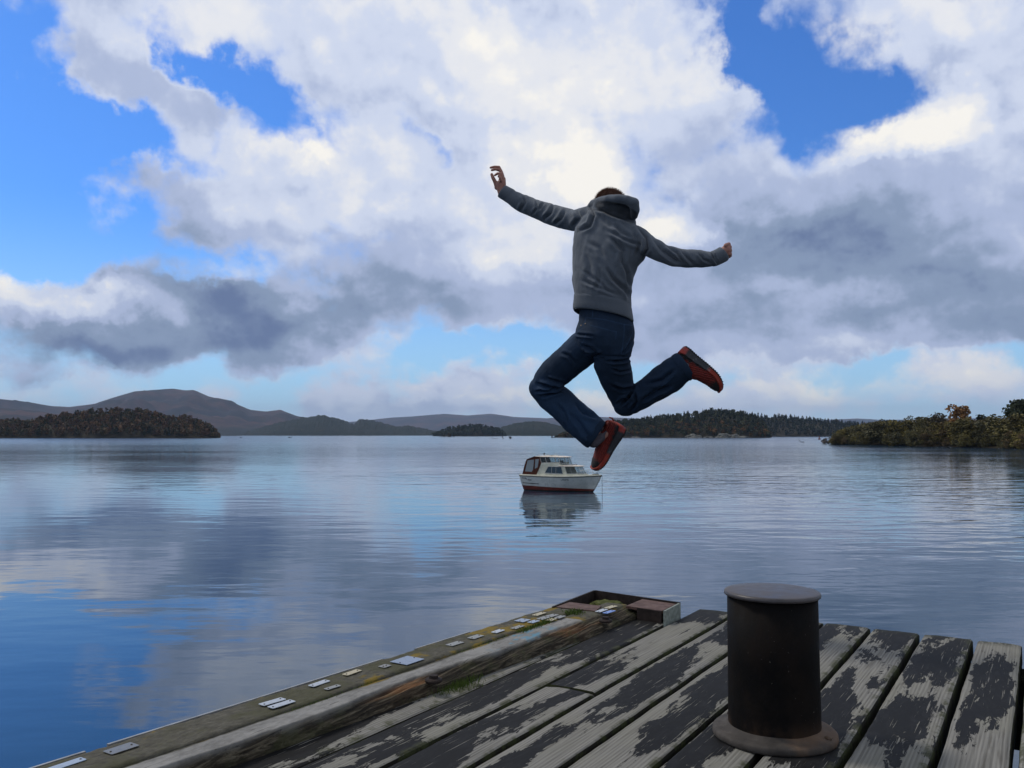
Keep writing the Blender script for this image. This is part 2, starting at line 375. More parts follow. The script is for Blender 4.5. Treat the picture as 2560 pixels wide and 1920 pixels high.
# ------------------------------------------------------------------ trees as leaf clumps
def leaf_quads(cent, size, n_out=None):
    """cent (n,3), size (n,) -> (n,4,3) quads of random tilt"""
    n = len(cent)
    d = rng.normal(size=(n, 3)); d /= np.linalg.norm(d, axis=1, keepdims=True)
    e = rng.normal(size=(n, 3)); e -= (e*d).sum(1, keepdims=True)*d; e /= np.linalg.norm(e, axis=1, keepdims=True)
    f = np.cross(d, e); s = size[:, None]
    return np.stack([cent-e*s-f*s*.7, cent+e*s-f*s*.6, cent+e*s*.8+f*s*.7, cent-e*s*.9+f*s*.6], 1)
def broad_tpl(nq, q, lobes=9, wide=.5, low=.12):
    """unit-height broad crown: leaf clumps spread over the shells of uneven lobes"""
    L = []
    for i in range(lobes):
        a = rng.uniform(0, 2*math.pi); z = rng.uniform(low+.15, .84); r = rng.uniform(.0, wide*.62)*math.sqrt(max(.05, 1-(abs(z-.5)/.55)**2))
        L.append((r*math.cos(a), r*math.sin(a), z, rng.uniform(.13, .24)))
    L.append((0, 0, .80, .17))
    L = np.array(L); pick = rng.integers(0, len(L), nq)
    d = rng.normal(size=(nq, 3)); d /= np.linalg.norm(d, axis=1, keepdims=True)
    rr = L[pick, 3]*rng.uniform(.55, 1.05, nq)
    c = L[pick, :3]+d*rr[:, None]*np.array([1, 1, .85])
    c[:, 2] = np.clip(c[:, 2], low*.5, 1.)
    return leaf_quads(c, q*rng.uniform(.6, 1.3, nq)), pick
def conifer_tpl(nq, q, wide=.2):
    t = rng.uniform(0, 1, nq)**.75; z = 1-t*.92
    lay = np.sin(z*36+rng.uniform(0, 6))*.18+.9
    r = wide*t*lay*rng.uniform(.35, 1.05, nq); a = rng.uniform(0, 2*math.pi, nq)
    c = np.stack([r*np.cos(a), r*np.sin(a), z], 1)
    return leaf_quads(c, q*(.5+.8*t)*rng.uniform(.7, 1.2, nq)), (rng.integers(0, 6, nq))
def plant(name, pos, hs, tpls, kinds, tints, mat, squash=None, parent=None):
    """pos (n,3) bases, hs heights, kinds index in tpls, tints (n,3)"""
    Vs = []; Ts = []
    for k in range(len(pos)):
        q, pick = tpls[kinds[k]]
        a = rng.uniform(0, 2*math.pi); c_, s_ = math.cos(a), math.sin(a)
        v = q.reshape(-1, 3)*hs[k]; w = v.copy(); wd = squash[k] if squash is not None else 1.
        w[:, 0] = (v[:, 0]*c_-v[:, 1]*s_)*wd; w[:, 1] = (v[:, 0]*s_+v[:, 1]*c_)*wd
        Vs.append(w+pos[k])
        lobe = rng.uniform(.72, 1.28, pick.max()+1)[pick]*rng.uniform(.85, 1.15, len(pick))
        Ts.append(np.repeat(tints[k][None, :]*lobe[:, None], 4, 0))
    V = np.concatenate(Vs); T = np.concatenate(Ts)
    return mesh_np(name, V, np.arange(len(V)).reshape(-1, 4), mat, parent, tint=T)
m = Mat('foliage', .75, .25); m.set('Base Color', m.attr('tint')); leaf_m = m.m
ground_m = plain('woodland_floor', (.035, .030, .020), .95, .1, var=.4, vs=.05)
shore_m = plain('shore_stones', (.16, .15, .13), .9, .3, var=.35, vs=.4)

def wood(name, prof, x0, x1, Yf, Yr, Yb, th, n, nq, qs, palette, mat_ground, conif, seed, base=-1.):
    """an island or shore: ground that rises to the ridge, and the wood on it"""
    global rng
    rng = np.random.default_rng(seed)
    g = lambda x: max(.4, at(x*1.1573, interp(prof, x)*1.1573, Yr).z - th*.93)
    def gz(x, Y):
        t = (Y-Yf)/(Yb-Yf); tr = (Yr-Yf)/(Yb-Yf)
        s_ = (t/tr)**.75 if t <= tr else max(0, 1-(t-tr)/(1-tr))**.7
        return g(x)*s_
    xs = np.linspace(x0, x1, 70); V = []; nr = 16
    for x in xs:
        for j in range(nr):
            Y = Yf+(Yb-Yf)*j/(nr-1); X = (x*1.1573-1280)/F*Y
            z = gz(x, Y) + mnoise.noise(Vector((X*.05, Y*.05, seed)))*.8
            V.append((X, Y+mnoise.noise(Vector((X*.03, 0, seed)))*th*.5 if j == 0 else Y, z if 0 < j < nr-1 else base))
    Fq = [(i*nr+j, (i+1)*nr+j, (i+1)*nr+j+1, i*nr+j+1) for i in range(len(xs)-1) for j in range(nr-1)]
    o = mesh_np(name, np.array(V), np.array(Fq), mat_ground, sm=True); tag(o, kind='structure')
    tp = [broad_tpl(nq, qs, wide=.55, low=.02) for _ in range(6)] + [conifer_tpl(nq, qs*.9, .26) for _ in range(3)]
    pos = []; hs = []; kk = []; tt = []
    for k in range(n):
        x = rng.uniform(x0, x1); u = rng.uniform(0, 1)**1.25; Y = Yf+(Yb-Yf)*(.02+.62*u)
        X = (x*1.1573-1280)/F*Y; z = gz(x, Y)
        room = at(x*1.1573, interp(prof, x)*1.1573, Y).z - z     # never taller than the skyline
        hgt = th*rng.uniform(.55, 1.12)
        hgt = min(hgt, max(1.2, room*rng.uniform(.85, 1.12)))
        up = min(1, z/(g(x)+.01))
        con = rng.uniform() < conif*(.25+up)
        col_ = palette(x, up, con)
        pos.append((X, Y, z-.3)); hs.append(hgt*(1.12 if con else 1)); kk.append(rng.integers(6, 9) if con else rng.integers(0, 6)); tt.append(np.array(col_)*rng.uniform(.7, 1.3))
    return plant(name.replace('island', 'island_wood').replace('shore_land', 'shore_scrub'), np.array(pos), hs, tp, kk, tt, leaf_m)
def pal(opts): 
    return opts[rng.integers(0, len(opts))]
OL = [(.095,.066,.032),(.125,.074,.038),(.066,.056,.030),(.145,.082,.042),(.050,.048,.026),(.105,.060,.040)]
left_p = [(-700,905),(-300,885),(-60,900),(0,905),(20,899),(60,905),(100,892),(140,887),(180,882),(240,878),(300,880),(340,885),(358,897),(370,893),(400,893),(430,903),(455,914),(470,928),(477,942)]
o = wood('island', left_p, -700, 477, 1075, 1160, 1260, 10., 2300, 105, .075, lambda x, u, c: pal(OL) if not c else (.022,.030,.016), ground_m, .12, 11)
tag(o, 'dark brown autumn woodland covering the island at the left', 'woodland', kind='stuff')
mid_p = [(1196,943),(1215,934),(1240,927),(1270,924),(1300,912),(1325,904),(1350,902),(1380,902),(1400,897),(1450,892),(1500,886),(1540,879),(1560,880),(1590,882),(1620,890),(1640,896),(1655,920),(1665,943)]
MR = [(.070,.064,.028),(.105,.062,.026),(.052,.056,.028),(.15,.078,.028),(.040,.048,.026),(.042,.052,.028)]
o = wood('island', mid_p, 1196, 1665, 1180, 1290, 1400, 9., 1500, 105, .078, lambda x, u, c: (.020,.034,.024) if c else (pal(MR) if u < .55 else pal(MR[2:3]+MR[4:])), ground_m, .42, 12)
tag(o, 'dark green and rust coloured woodland on the island behind the jumping man', 'woodland', kind='stuff')
mid2 = [(1480,900),(1560,890),(1600,889),(1640,891),(1690,893),(1730,897),(1770,901),(1810,905),(1850,909),(1880,912),(1950,920),(2050,925),(2200,930)]
o = wood('island', mid2, 1480, 2200, 1900, 2080, 2250, 11., 1700, 50, .12, lambda x, u, c: (.014,.024,.018) if c else pal([(.028,.036,.020),(.045,.040,.022),(.022,.032,.018)]), ground_m, .6, 13)
tag(o, 'far dark green woodland low along the water right of the jumping man', 'woodland', kind='stuff')
small = [(940,934),(955,926),(968,920),(985,918),(1000,916),(1030,913.5),(1058,917),(1075,922),(1085,927),(1094,941)]
o = wood('island', small, 935, 1094, 2450, 2530, 2620, 10., 500, 50, .13, lambda x, u, c: pal([(.022,.034,.020),(.030,.040,.022)]), ground_m, .2, 14)
tag(o, 'small tree covered island far out in the middle of the lake', 'woodland', kind='stuff')
# nearer scrub on the right shore
rp = [(1797,944),(1806,929),(1830,920),(1870,912),(1900,903),(1950,899),(2000,894),(2030,893),(2060,898),(2110,897),(2150,893),(2200,886),(2260,880),(2400,870),(2700,850),(3000,850)]
def shore_right():
    global rng
    rng = np.random.default_rng(21)
    # shoreline runs from its tip towards the viewer on the right
    S = [(1797, 352), (1850, 338), (1950, 300), (2100, 262), (2212, 235), (2400, 205), (2700, 170), (3000, 150)]
    xs = np.linspace(1797, 3000, 60); V = []; nr = 10
    for x in xs:
        Yf = interp(S, x)
        for j in range(nr):
            t = j/(nr-1); Y = Yf+t*140; X = (x*1.1573-1280)/F*Y
            V.append((X, Y, -.8 if j == 0 else .2+t*4.5*min(1, (x-1790)/120)+mnoise.noise(Vector((X*.1, Y*.1, 0)))*.2))
    Fq = [(i*nr+j, (i+1)*nr+j, (i+1)*nr+j+1, i*nr+j+1) for i in range(len(xs)-1) for j in range(nr-1)]
    o = mesh_np('shore', np.array(V), np.array(Fq), ground_m, sm=True); tag(o, kind='structure')
    tp = [broad_tpl(1500, .024, lobes=17, wide=.72, low=.0) for _ in range(7)]
    pos, hs, kk, tt, sq = [], [], [], [], []
    for k in range(340):
        x = 1797+(1203)*rng.uniform(0, 1)**1.5; row = rng.uniform()**1.3
        Yf = interp(S, x); Y = Yf+.5+row*46; X = (x*1.1573-1280)/F*Y
        z = .0+(Y-Yf)/140*4.5*min(1, (x-1790)/120)
        room = at(x*1.1573, interp(rp, x)*1.1573, Y).z-z
        hgt = min(room*rng.uniform(.86, 1.03), rng.uniform(6, 14)) if row > .15 else min(room*.8, rng.uniform(2.4, 6))
        if hgt < 1.2: continue
        pos.append((X, Y, z-.2)); hs.append(hgt); kk.append(rng.integers(0, 7)); sq.append(rng.uniform(.9, 1.5))
        c = pal([(.115,.098,.034),(.145,.118,.032),(.095,.084,.036),(.120,.084,.040),(.080,.074,.036)])
        tt.append(np.array(c)*rng.uniform(.75, 1.3)*(1.25 if x < 1900 and row > .2 else 1))
    o = plant('shore_scrub', np.array(pos), hs, tp, kk, tt, leaf_m, sq)
    tag(o, 'dense olive and brown scrub along the right shore down to the water', 'scrub', kind='stuff')
shore_right()
bark_m = plain('bark', (.06, .05, .04), .9, .2, var=.3, vs=3)
def lone_tree(label, x, ytop, Y, zb, width, nq, q, col_, lobes=12, cat='tree', low=.25, name='tree'):
    top = at(x*1.1573, ytop*1.1573, Y); h = top.z-zb
    r = empty(name, (top.x, Y, zb)); tag(r, label, cat)
    q_, pick = broad_tpl(nq, q, lobes=lobes, wide=width, low=low)
    lob = rng.uniform(.7, 1.3, pick.max()+1)[pick]*rng.uniform(.85, 1.15, nq)
    mesh_np('crown', q_.reshape(-1, 3)*h, np.arange(nq*4).reshape(-1, 4), leaf_m, r, tint=np.repeat(np.array(col_)[None]*lob[:, None], 4, 0))
    bm = bmesh.new(); add_tube(bm, [(0, 0, 0), (.02*h, 0, .3*h), (-.01*h, .01*h, .62*h), (.01*h, 0, .85*h)], [.035*h, .026*h, .015*h, .005*h], 8)
    for k in range(7):
        a = k*2.4; z = (.35+.07*k)*h
        add_tube(bm, [(0, 0, z), (math.cos(a)*.12*h, math.sin(a)*.12*h, z+.1*h), (math.cos(a)*.26*h, math.sin(a)*.26*h, z+.16*h)], [.011*h, .007*h, .002*h], 6)
    bm_obj('trunk', bm, bark_m, r, sm=True)
    return r
rng = np.random.default_rng(5)
lone_tree('orange autumn tree with thin crown rising above the olive scrub', 2075, 874, 285, 3.2, .52, 900, .035, (.23,.12,.045), low=.2)
lone_tree('tall dark round tree at the right edge of the picture above the scrub', 2207, 857, 262, 3.0, .46, 2200, .030, (.028,.036,.016), lobes=16, low=.1)
lone_tree('small pointed dark tree just right of the orange tree', 2118, 890, 290, 3.2, .3, 500, .035, (.022,.030,.018), low=.1)
lone_tree('small bare brown tree in the scrub left of the orange tree', 2028, 888, 300, 3.0, .5, 350, .035, (.075,.06,.035), low=.2)
# haze: thin air over the lake
m = Mat('thin_haze'); m.t.nodes.remove(m.p)
pv = m.N('ShaderNodeVolumePrincipled'); pv.inputs['Color'].default_value = (.52, .70, 1.0, 1); pv.inputs['Density'].default_value = 4.0e-5; pv.inputs['Anisotropy'].default_value = 0.
m.t.links.new(pv.outputs[0], m.o.inputs['Volume'])
bm = bmesh.new(); add_box(bm, (0, 9500, 349), (40000, 25000, 702)); o = bm_obj('haze', bm, m.m); tag(o, kind='stuff'); o['label'] = 'pale blue haze in the air over the lake'; o['category'] = 'haze'
# ------------------------------------------------------------------ pier
PA = R(31.7)
pier = empty('pier', (0, 0, DECK_Z), -PA)
tag(pier, 'weathered timber pier of grey planks with worn black coating in the foreground', 'pier')
def UV(px, py, z=.07):
    """a point of the photograph as pier coordinates (across, along) on a level z above the deck"""
    p = ground(px, py, DECK_Z+z)
    return p.x*math.cos(PA)-p.y*math.sin(PA), p.x*math.sin(PA)+p.y*math.cos(PA)
# deck timber: grey grain, black coating worn away at the edges
m = Mat('coated_plank', .85, .16)
oi = m.N('ShaderNodeObjectInfo'); rnd = oi.outputs['Random']
off = m.N('ShaderNodeCombineXYZ'); m.si(off, 1, m.math('MULTIPLY', rnd, 37.)); m.si(off, 2, m.math('MULTIPLY', rnd, 11.))
va = m.N('ShaderNodeVectorMath', operation='ADD'); m.si(va, 0, m.obj); m.si(va, 1, off.outputs[0]); P_ = va.outputs[0]
X_ = m.xyz(m.obj)
wear = m.noise(m.map(P_, (5.2, 1.25, 1)), 1., 2, .5, .4)
rag = m.noise(m.map(P_, (30, 9, 3)), 1., 6, .68, .8)
strk = m.noise(m.map(P_, (110, 5, 3)), 1., 4, .65, .5)
mid = m.math('PINGPONG', m.math('ADD', X_[0], 1.745+.0), .1175)       # 0 at a gap, .1175 in the middle of a plank
edge = m.step(mid, .0, .075, -.14, .035)
cov = m.math('ADD', m.math('MULTIPLY_ADD', m.math('SUBTRACT', rag, .5), .40, m.math('MULTIPLY_ADD', m.math('SUBTRACT', strk, .5), .17, wear)), edge)
cov = m.math('ADD', cov, m.math('MULTIPLY', m.attr('tint'), 1.))
cov = m.math('ADD', cov, m.math('MULTIPLY', m.step(X_[1], 4.38, 4.62, 0, .16), m.step(X_[0], -1.20, -1.30)))     # the coating is whole at the far ends of two planks
scr = m.noise(m.map(P_, (150, 4.5, 3)), 1., 3, .6, .3)
tar = m.math('MULTIPLY', m.step(cov, .492, .508), m.step(scr, .67, .63))
grain = m.noise(m.map(P_, (95, 2.2, 2)), 1., 4, .6, 1.2)
gr2 = m.noise(m.map(P_, (24, .9, 2)), 1., 3, .6, 2.2)
rings = m.wave(m.map(P_, (7.5, .55, 1)), 3.2, 6., 2., .6, .5)
stain = m.noise(m.map(P_, (3, 2, 2)), 1., 3, .5)
wood = m.ramp(m.math('MULTIPLY_ADD', m.math('SUBTRACT', rings, .5), .22, grain), [(.2, (.098, .095, .087)), (.45, (.182, .177, .163)), (.7, (.25, .243, .224))])
wood = m.mix(m.step(stain, .4, .7, 0, .45), wood, (.21, .205, .165), 'MIX')
wood = m.mix(m.step(gr2, .60, .70, 0, .55), wood, (.09, .082, .07))
tarc = m.mix(m.step(rag, .45, .7), (.0088, .0088, .0095), (.0175, .0176, .019))
top = m.mix(tar, wood, tarc)
moss = m.noise(m.map(m.obj, (9, 9, 9)), 1., 5, .7)
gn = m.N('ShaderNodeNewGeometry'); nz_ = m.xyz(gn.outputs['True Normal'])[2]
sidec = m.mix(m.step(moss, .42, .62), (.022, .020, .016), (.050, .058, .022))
top = m.mix(m.math('MULTIPLY', m.step(X_[1], 4.70, 4.84), m.step(rag, .42, .55, .25, .9)), top, (.028, .030, .020))
top = m.mix(m.math('MULTIPLY', m.step(mid, .030, .008), m.step(moss, .45, .6, .0, .8)), top, (.050, .054, .026))
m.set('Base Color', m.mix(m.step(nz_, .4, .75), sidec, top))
m.set('Roughness', m.mix(tar, (.9, .9, .9), (.68, .68, .68)))
hh = m.math('ADD', m.math('MULTIPLY', tar, .9), m.math('MULTIPLY', m.math('MULTIPLY_ADD', grain, .35, m.math('MULTIPLY', rings, .15)), m.math('SUBTRACT', 1.05, tar)))
m.bump(m.math('MULTIPLY_ADD', rag, .25, hh), .0022, 1.)
plank_m = m.m

def plank(u0, u1, v0, v1, seed, bias=0., zoff=0., th=.085, fu=None, ragged=.012, name='deck_plank'):
    """one sawn plank with slightly worn arrises; fu(v) -> (u0,u1) for a tapering one"""
    n = int((v1-v0)/.03); V = []; r_ = random.Random(seed)
    rag0 = [r_.uniform(-1, 1)*ragged for _ in range(9)]
    for i in range(n+1):
        t = i/n; v = v0+(v1-v0)*t
        a, b = fu(v) if fu else (u0, u1)
        e0 = mnoise.noise(Vector((seed*3.1, v*3.5, 0)))*.0035+mnoise.noise(Vector((seed*3.1, v*17, 1)))*.0016
        e1 = mnoise.noise(Vector((seed*5.1, v*3.5, 4)))*.0035+mnoise.noise(Vector((seed*5.1, v*17, 5)))*.0016
        cup = mnoise.noise(Vector((seed, v*.8, 9)))*.003
        a += e0; b += e1
        prof = [(a, -th), (a, -.014), (a+.003, -.004), (a+.010, 0.), ((3*a+b)/4, .0015), ((a+b)/2, .002), ((a+3*b)/4, .0015), (b-.010, 0.), (b-.003, -.004), (b, -.014), (b, -th)]
        for k, (u, z) in enumerate(prof):
            vv = v
            if i == n: vv += rag0[k % 9]
            V.append((u, vv, z+zoff+cup*(1 if z > -.05 else 0)+(-.006 if i == n and z > -.005 else 0)))
    K_ = 11; Fq = []
    for i in range(n):
        for k in range(K_):
            a = i*K_+k; b = i*K_+(k+1) % K_; Fq.append((a, b, b+K_, a+K_))
    me = bpy.data.meshes.new(name)
    me.from_pydata([tuple(p) for p in V], [], [f[::-1] for f in Fq]+[tuple(range(K_)), tuple(range(n*K_, n*K_+K_))[::-1]])
    at_ = me.attributes.new('tint', 'FLOAT_COLOR', 'POINT'); at_.data.foreach_set('color', [bias, bias, bias, 1]*len(V))
    bm = bmesh.new(); bm.from_mesh(me); bmesh.ops.recalc_face_normals(bm, faces=bm.faces); bm.to_mesh(me); bm.free()
    return link(name, me, plank_m, pier)
G = .0095
gaps = [-1.733, -1.507, -1.270, -1.030, -.793, -.556, -.321, -.107, .128, .363, .598, .833, 1.068, 1.303, 1.538, 1.773, 2.0]
bias = [0, -.010, .025, .020, .010, .045, -.115, .03, 0, .02, -.04, 0, .03, -.02, 0, 0]
def u_in(v): return -2.11+(v-2)*.083+mnoise.noise(Vector((v*2., 5, 5)))*.006
for i in range(len(gaps)-1):
    g0 = G if i not in (4, 6) else .013
    if i == 0:                                     # two boards butt here
        plank(gaps[0]+G, gaps[1]-G, -1.6, 3.066, 10, .035); plank(gaps[0]+G, gaps[1]-G, 3.070, 4.86, 11, -.045)
    else:
        plank(gaps[i]+g0, gaps[i+1]-g0, -1.6, 4.853+random.uniform(-.012, .012), 20+i, bias[i], random.uniform(-.002, .002))
plank(0, 0, -1.6, 4.50, 5, .085, -.002, fu=lambda v: (-1.945+.0, gaps[0]-G))
plank(0, 0, -1.6, 3.95, 6, -.02, -.006, fu=lambda v: (min(u_in(v)-.02, -1.962), -1.957))
# kerb of old beams
m = Mat('old_kerb_timber', .9, .2)
t_ = m.xyz(m.attr('tint'))            # x rot, y fresh rot, z moss
n1 = m.noise(m.map(m.obj, (7, 5, 7)), 1., 5, .65); n2 = m.noise(m.map(m.obj, (60, 30, 60)), 1., 4, .65)
gr = m.noise(m.map(m.obj, (130, 4, 60)), 1., 4, .65, .6)
c = m.ramp(n2, [(.3, (.055, .052, .042)), (.55, (.098, .092, .074)), (.75, (.15, .143, .12))])
c = m.mix(m.step(m.math('ADD', n1, m.math('MULTIPLY', m.math('SUBTRACT', n2, .5), .3)), .42, .60, 0, .65), c, (.068, .068, .034))
smo = m.ramp(m.math('MULTIPLY_ADD', m.math('SUBTRACT', n2, .5), .6, n1), [(.3, (.15, .147, .14)), (.6, (.27, .265, .255))])
smo = m.mix(m.step(gr, .38, .33), smo, (.045, .042, .036))
c = m.mix(t_[2], smo, c)
rotc = m.ramp(gr, [(.34, (.014, .012, .010)), (.50, (.045, .037, .026)), (.63, (.13, .110, .078)), (.78, (.23, .20, .15))])
frs = m.ramp(gr, [(.30, (.05, .022, .010)), (.5, (.19, .095, .045)), (.75, (.36, .25, .15))])
rotc = m.mix(t_[1], rotc, frs)
rotc = m.mix(m.step(n1, .50, .62, 0, .5), rotc, (.060, .066, .028))
c = m.mix(t_[0], c, rotc)
lich = m.step(m.noise(m.map(m.obj, (6, 3.4, 4), loc=(3.3, 1.1, 0)), 1., 4, .6), .53, .60)
c = m.mix(m.math('MULTIPLY', m.math('MULTIPLY', lich, t_[2]), m.math('SUBTRACT', 1., t_[0])), c, (.19, .135, .028))
bl = m.xyz(m.obj)
blue = m.math('MULTIPLY', m.step(bl[1], 3.15, 3.30), m.step(bl[1], 3.80, 3.62)); blue = m.math('MULTIPLY', blue, m.step(m.noise(m.map(m.obj, (14, 8, 9)), 1., 4, .7), .47, .56))
c = m.mix(m.math('MULTIPLY', m.math('MULTIPLY', blue, m.math('SUBTRACT', 1., t_[2])), m.math('SUBTRACT', .85, t_[0]), clamp=True), c, (.11, .26, .36))
m.set('Base Color', c); m.bump(m.math('MULTIPLY_ADD', n2, .7, m.math('MULTIPLY', gr, m.math('MULTIPLY_ADD', t_[0], 1.3, .15))), .006)
kerb_m = m.m
def hbeam(name, fL, fR, v0, v1, hf, nu, dv=.012, zb=-.12):
    n = int((v1-v0)/dv); V = []; T = []
    for i in range(n+1):
        v = v0+(v1-v0)*i/n; a, b = fL(v), fR(v)
        row = [(a, v, zb)]; tr = [(0, 0, 1)]
        for k in range(nu+1):
            s_ = k/nu; u = a+(b-a)*s_; z, t = hf(s_, u, v); row.append((u, v, z)); tr.append(t)
        row.append((b, v, zb)); tr.append((1, 0, 0) if name != 'x' else (0, 0, 1))
        V += row; T += tr
    K_ = nu+3; Fq = [(i*K_+k, i*K_+k+1, (i+1)*K_+k+1, (i+1)*K_+k) for i in range(n) for k in range(K_-1)]
    # close both ends
    V = np.array(V); T = np.array(T)
    o = mesh_np(name, V, np.array(Fq), kerb_m, pier, tint=T)
    bm = bmesh.new(); bm.from_mesh(o.data)
    bm.verts.ensure_lookup_table()
    for s0 in (0, n*K_):
        bm.faces.new([bm.verts[s0+k] for k in range(K_)])
    bmesh.ops.recalc_face_normals(bm, faces=bm.faces); bm.to_mesh(o.data); bm.free(); return o
def u_out(v): return -2.445+(v-1.42)*.048
def u_mid(v): return -2.248+(v-1.5)*.040+mnoise.noise(Vector((v*3, 0, 3)))*.006
NV = lambda *p: mnoise.noise(Vector(p))
def outer(s_, u, v):
    e = min(s_, 1-s_)*.2
    z = .066+NV(u*9, v*5, 0)*.004+NV(u*40, v*30, 1)*.0025
    if e < .008: z -= (.012-e)*.8
    z += NV(u*60, v*60, 2)*.0015
    return z, (0, 0, 1)
hbeam('kerb_beam', u_out, lambda v: u_mid(v)-.004, -1.6, 4.14, outer, 16)
def inner(s_, u, v):
    bound = float(np.interp(v, [0, 1.9, 2.25, 2.6, 2.95, 3.2, 3.6, 4.1], [.86, .86, .80, .56, .60, .72, .60, .56]))+.10*NV(v*1.7, 0, 8)+.08*NV(v*9, 0, 9)
    r_ = min(1, max(0, (s_-bound)/.10))
    ridge_ = NV(u*55, v*2.4, 3)*.5+NV(u*120, v*5, 4)*.35+NV(u*30, v*1.2, 7)*.4
    z = .062+NV(u*7, v*3, 5)*.003+NV(u*50, v*40, 1)*.0012
    z -= r_*(.012+.030*max(0, min(1, (s_-bound)/(1-bound+.01)))**1.2+.020*ridge_)
    if s_ < .05: z -= (.05-s_)*.2
    fresh = max(0, 1-abs(v-2.62)/.42)+max(0, 1-abs(v-3.75)/.40)+.25*max(0, 1-abs(v-1.9)/.4)
    fresh = min(1, max(0, fresh*1.3-.45+NV(u*20, v*4, 6)*.8))*r_*(1 if s_ < .86 else .1)
    ms = min(1, max(0, (.14-s_)/.05+NV(u*14, v*9, 2)*1.0))+(1 if v > 3.95 else 0)
    return max(z, .004), (r_, fresh*(1 if r_ > .5 else 0), min(1, ms))
hbeam('kerb_beam', lambda v: u_mid(v)+.004, u_in, -1.6, 4.44, inner, 44)
# pale metal strip along the outer arris
steel_g = plain('galvanised_steel', (.32, .33, .34), .5, .5, .6, var=.2, vs=15, bump=.001)
bm = bmesh.new()
for a, b in ((-.9, 1.55), (1.62, 2.82), (3.03, 3.42)):
    va, vb = a, b
    add_prism(bm, [(u_out(va)-.006, va), (u_out(va)+.003, va), (u_out(vb)+.003, vb), (u_out(vb)-.006, vb)], .02, .0672)
bm_obj('edge_strip', bm, steel_g, pier)
# grass and moss tufts rooted in the joint
grass_m = plain('grass', (.075, .115, .022), .8, .2, var=.35, vs=60)
moss_m = Mat('moss', .95, .1); k_ = moss_m.noise(moss_m.map(moss_m.obj, (40, 40, 40)), 1., 5, .7)
moss_m.set('Base Color', moss_m.ramp(k_, [(.3, (.020, .024, .010)), (.5, (.075, .085, .026)), (.7, (.16, .16, .06))])); moss_m.bump(k_, .01); moss_m = moss_m.m
rg = random.Random(4)
def tuft(v, u, n, h, w, L):
    bm = bmesh.new()
    for k in range(n):
        x = u+rg.gauss(0, w); y = v+rg.uniform(-L, L); hh_ = h*rg.uniform(.4, 1.2); a = rg.uniform(0, 6.28); l = hh_*rg.uniform(.2, .8)
        dx, dy = math.cos(a), math.sin(a); b = .0016
        p = [(x-dy*b, y+dx*b, .05), (x+dy*b, y-dx*b, .05), (x+dx*l*.4+dy*b*.7, y+dy*l*.4-dx*b*.7, .05+hh_*.65), (x+dx*l, y+dy*l, .05+hh_)]
        q = [bm.verts.new(c_) for c_ in p]; bm.faces.new(q[:3]); bm.faces.new((q[0], q[2], q[3]))
    o = bm_obj('grass', bm, grass_m, pier); o['kind'] = 'stuff'
for v, u, n, h, w, L in ((3.70, -2.15, 420, .028, .012, .16), (4.08, -2.13, 260, .032, .022, .05), (2.35, -2.21, 300, .014, .008, .25), (3.25, -2.17, 300, .016, .009, .22)):
    tuft(v, u, n, h, w, L)
bm = bmesh.new()
for k in range(500):
    v = 2.86+rg.gauss(0, .07); u = -2.02+rg.gauss(0, .022); hh_ = rg.uniform(.01, .035); a = rg.uniform(0, 6.28)
    q = [bm.verts.new(c_) for c_ in ((u, v, -.01), (u+.003*math.cos(a), v+.003*math.sin(a), -.01), (u+hh_*.5*math.cos(a), v+hh_*.5*math.sin(a), hh_))]; bm.faces.new(q)
o = bm_obj('grass', bm, grass_m, pier); o['kind'] = 'stuff'
# plaques screwed to the kerb
PC = {'white': (.42, .46, .52), 'grey': (.30, .31, .31), 'blue': (.10, .22, .60), 'cream': (.46, .41, .28), 'steel': (.22, .21, .18), 'sky': (.25, .31, .42), 'pale': (.34, .42, .55)}  # sky: blue of the reflected sky put into the plate's colour
pm = {}
for k, c_ in PC.items():
    mm = Mat('plaque_'+k, .3 if k in ('sky', 'white', 'blue', 'steel') else .5, .5, .35 if k in ('sky', 'grey', 'steel') else 0.)
    dirt = mm.noise(mm.map(mm.obj, (55, 55, 55)), 1., 4, .7)
    mm.set('Base Color', mm.mix(mm.step(dirt, .5, .72, 0, .6), c_, tuple(x*.45 for x in c_))); pm[k] = mm.m
screw_m = plain('screw', (.05, .045, .04), .5, .5, .7)
plq = [(681,1753,.042,.105,'white'),(704,1759,.042,.110,'white'),(798,1707,.040,.100,'white'),(831,1717,.030,.075,'grey'),(880,1680,.038,.095,'cream'),
 (962,1664,.045,.050,'steel'),(1018,1650,.115,.125,'sky'),(1137,1608,.050,.095,'grey'),(1189,1591,.052,.090,'grey'),(1245,1577,.042,.085,'white'),(1294,1567,.040,.095,'steel'),
 (1334,1553,.045,.075,'pale'),(1358,1544.5,.050,.085,'grey'),(1380,1538,.050,.08,'grey'),(1378,1548,.042,.07,'cream'),(1400,1541.5,.040,.08,'grey'),(1348,1534,.042,.105,'cream'),
 (1306,1550,.070,.080,'sky'),(1504,1524.7,.042,.10,'white'),(1523,1528,.038,.105,'blue'),(1527,1516,.045,.10,'cream'),(303,1869.6,.060,.100,'steel'),(160,1911,.040,.13,'pale')]
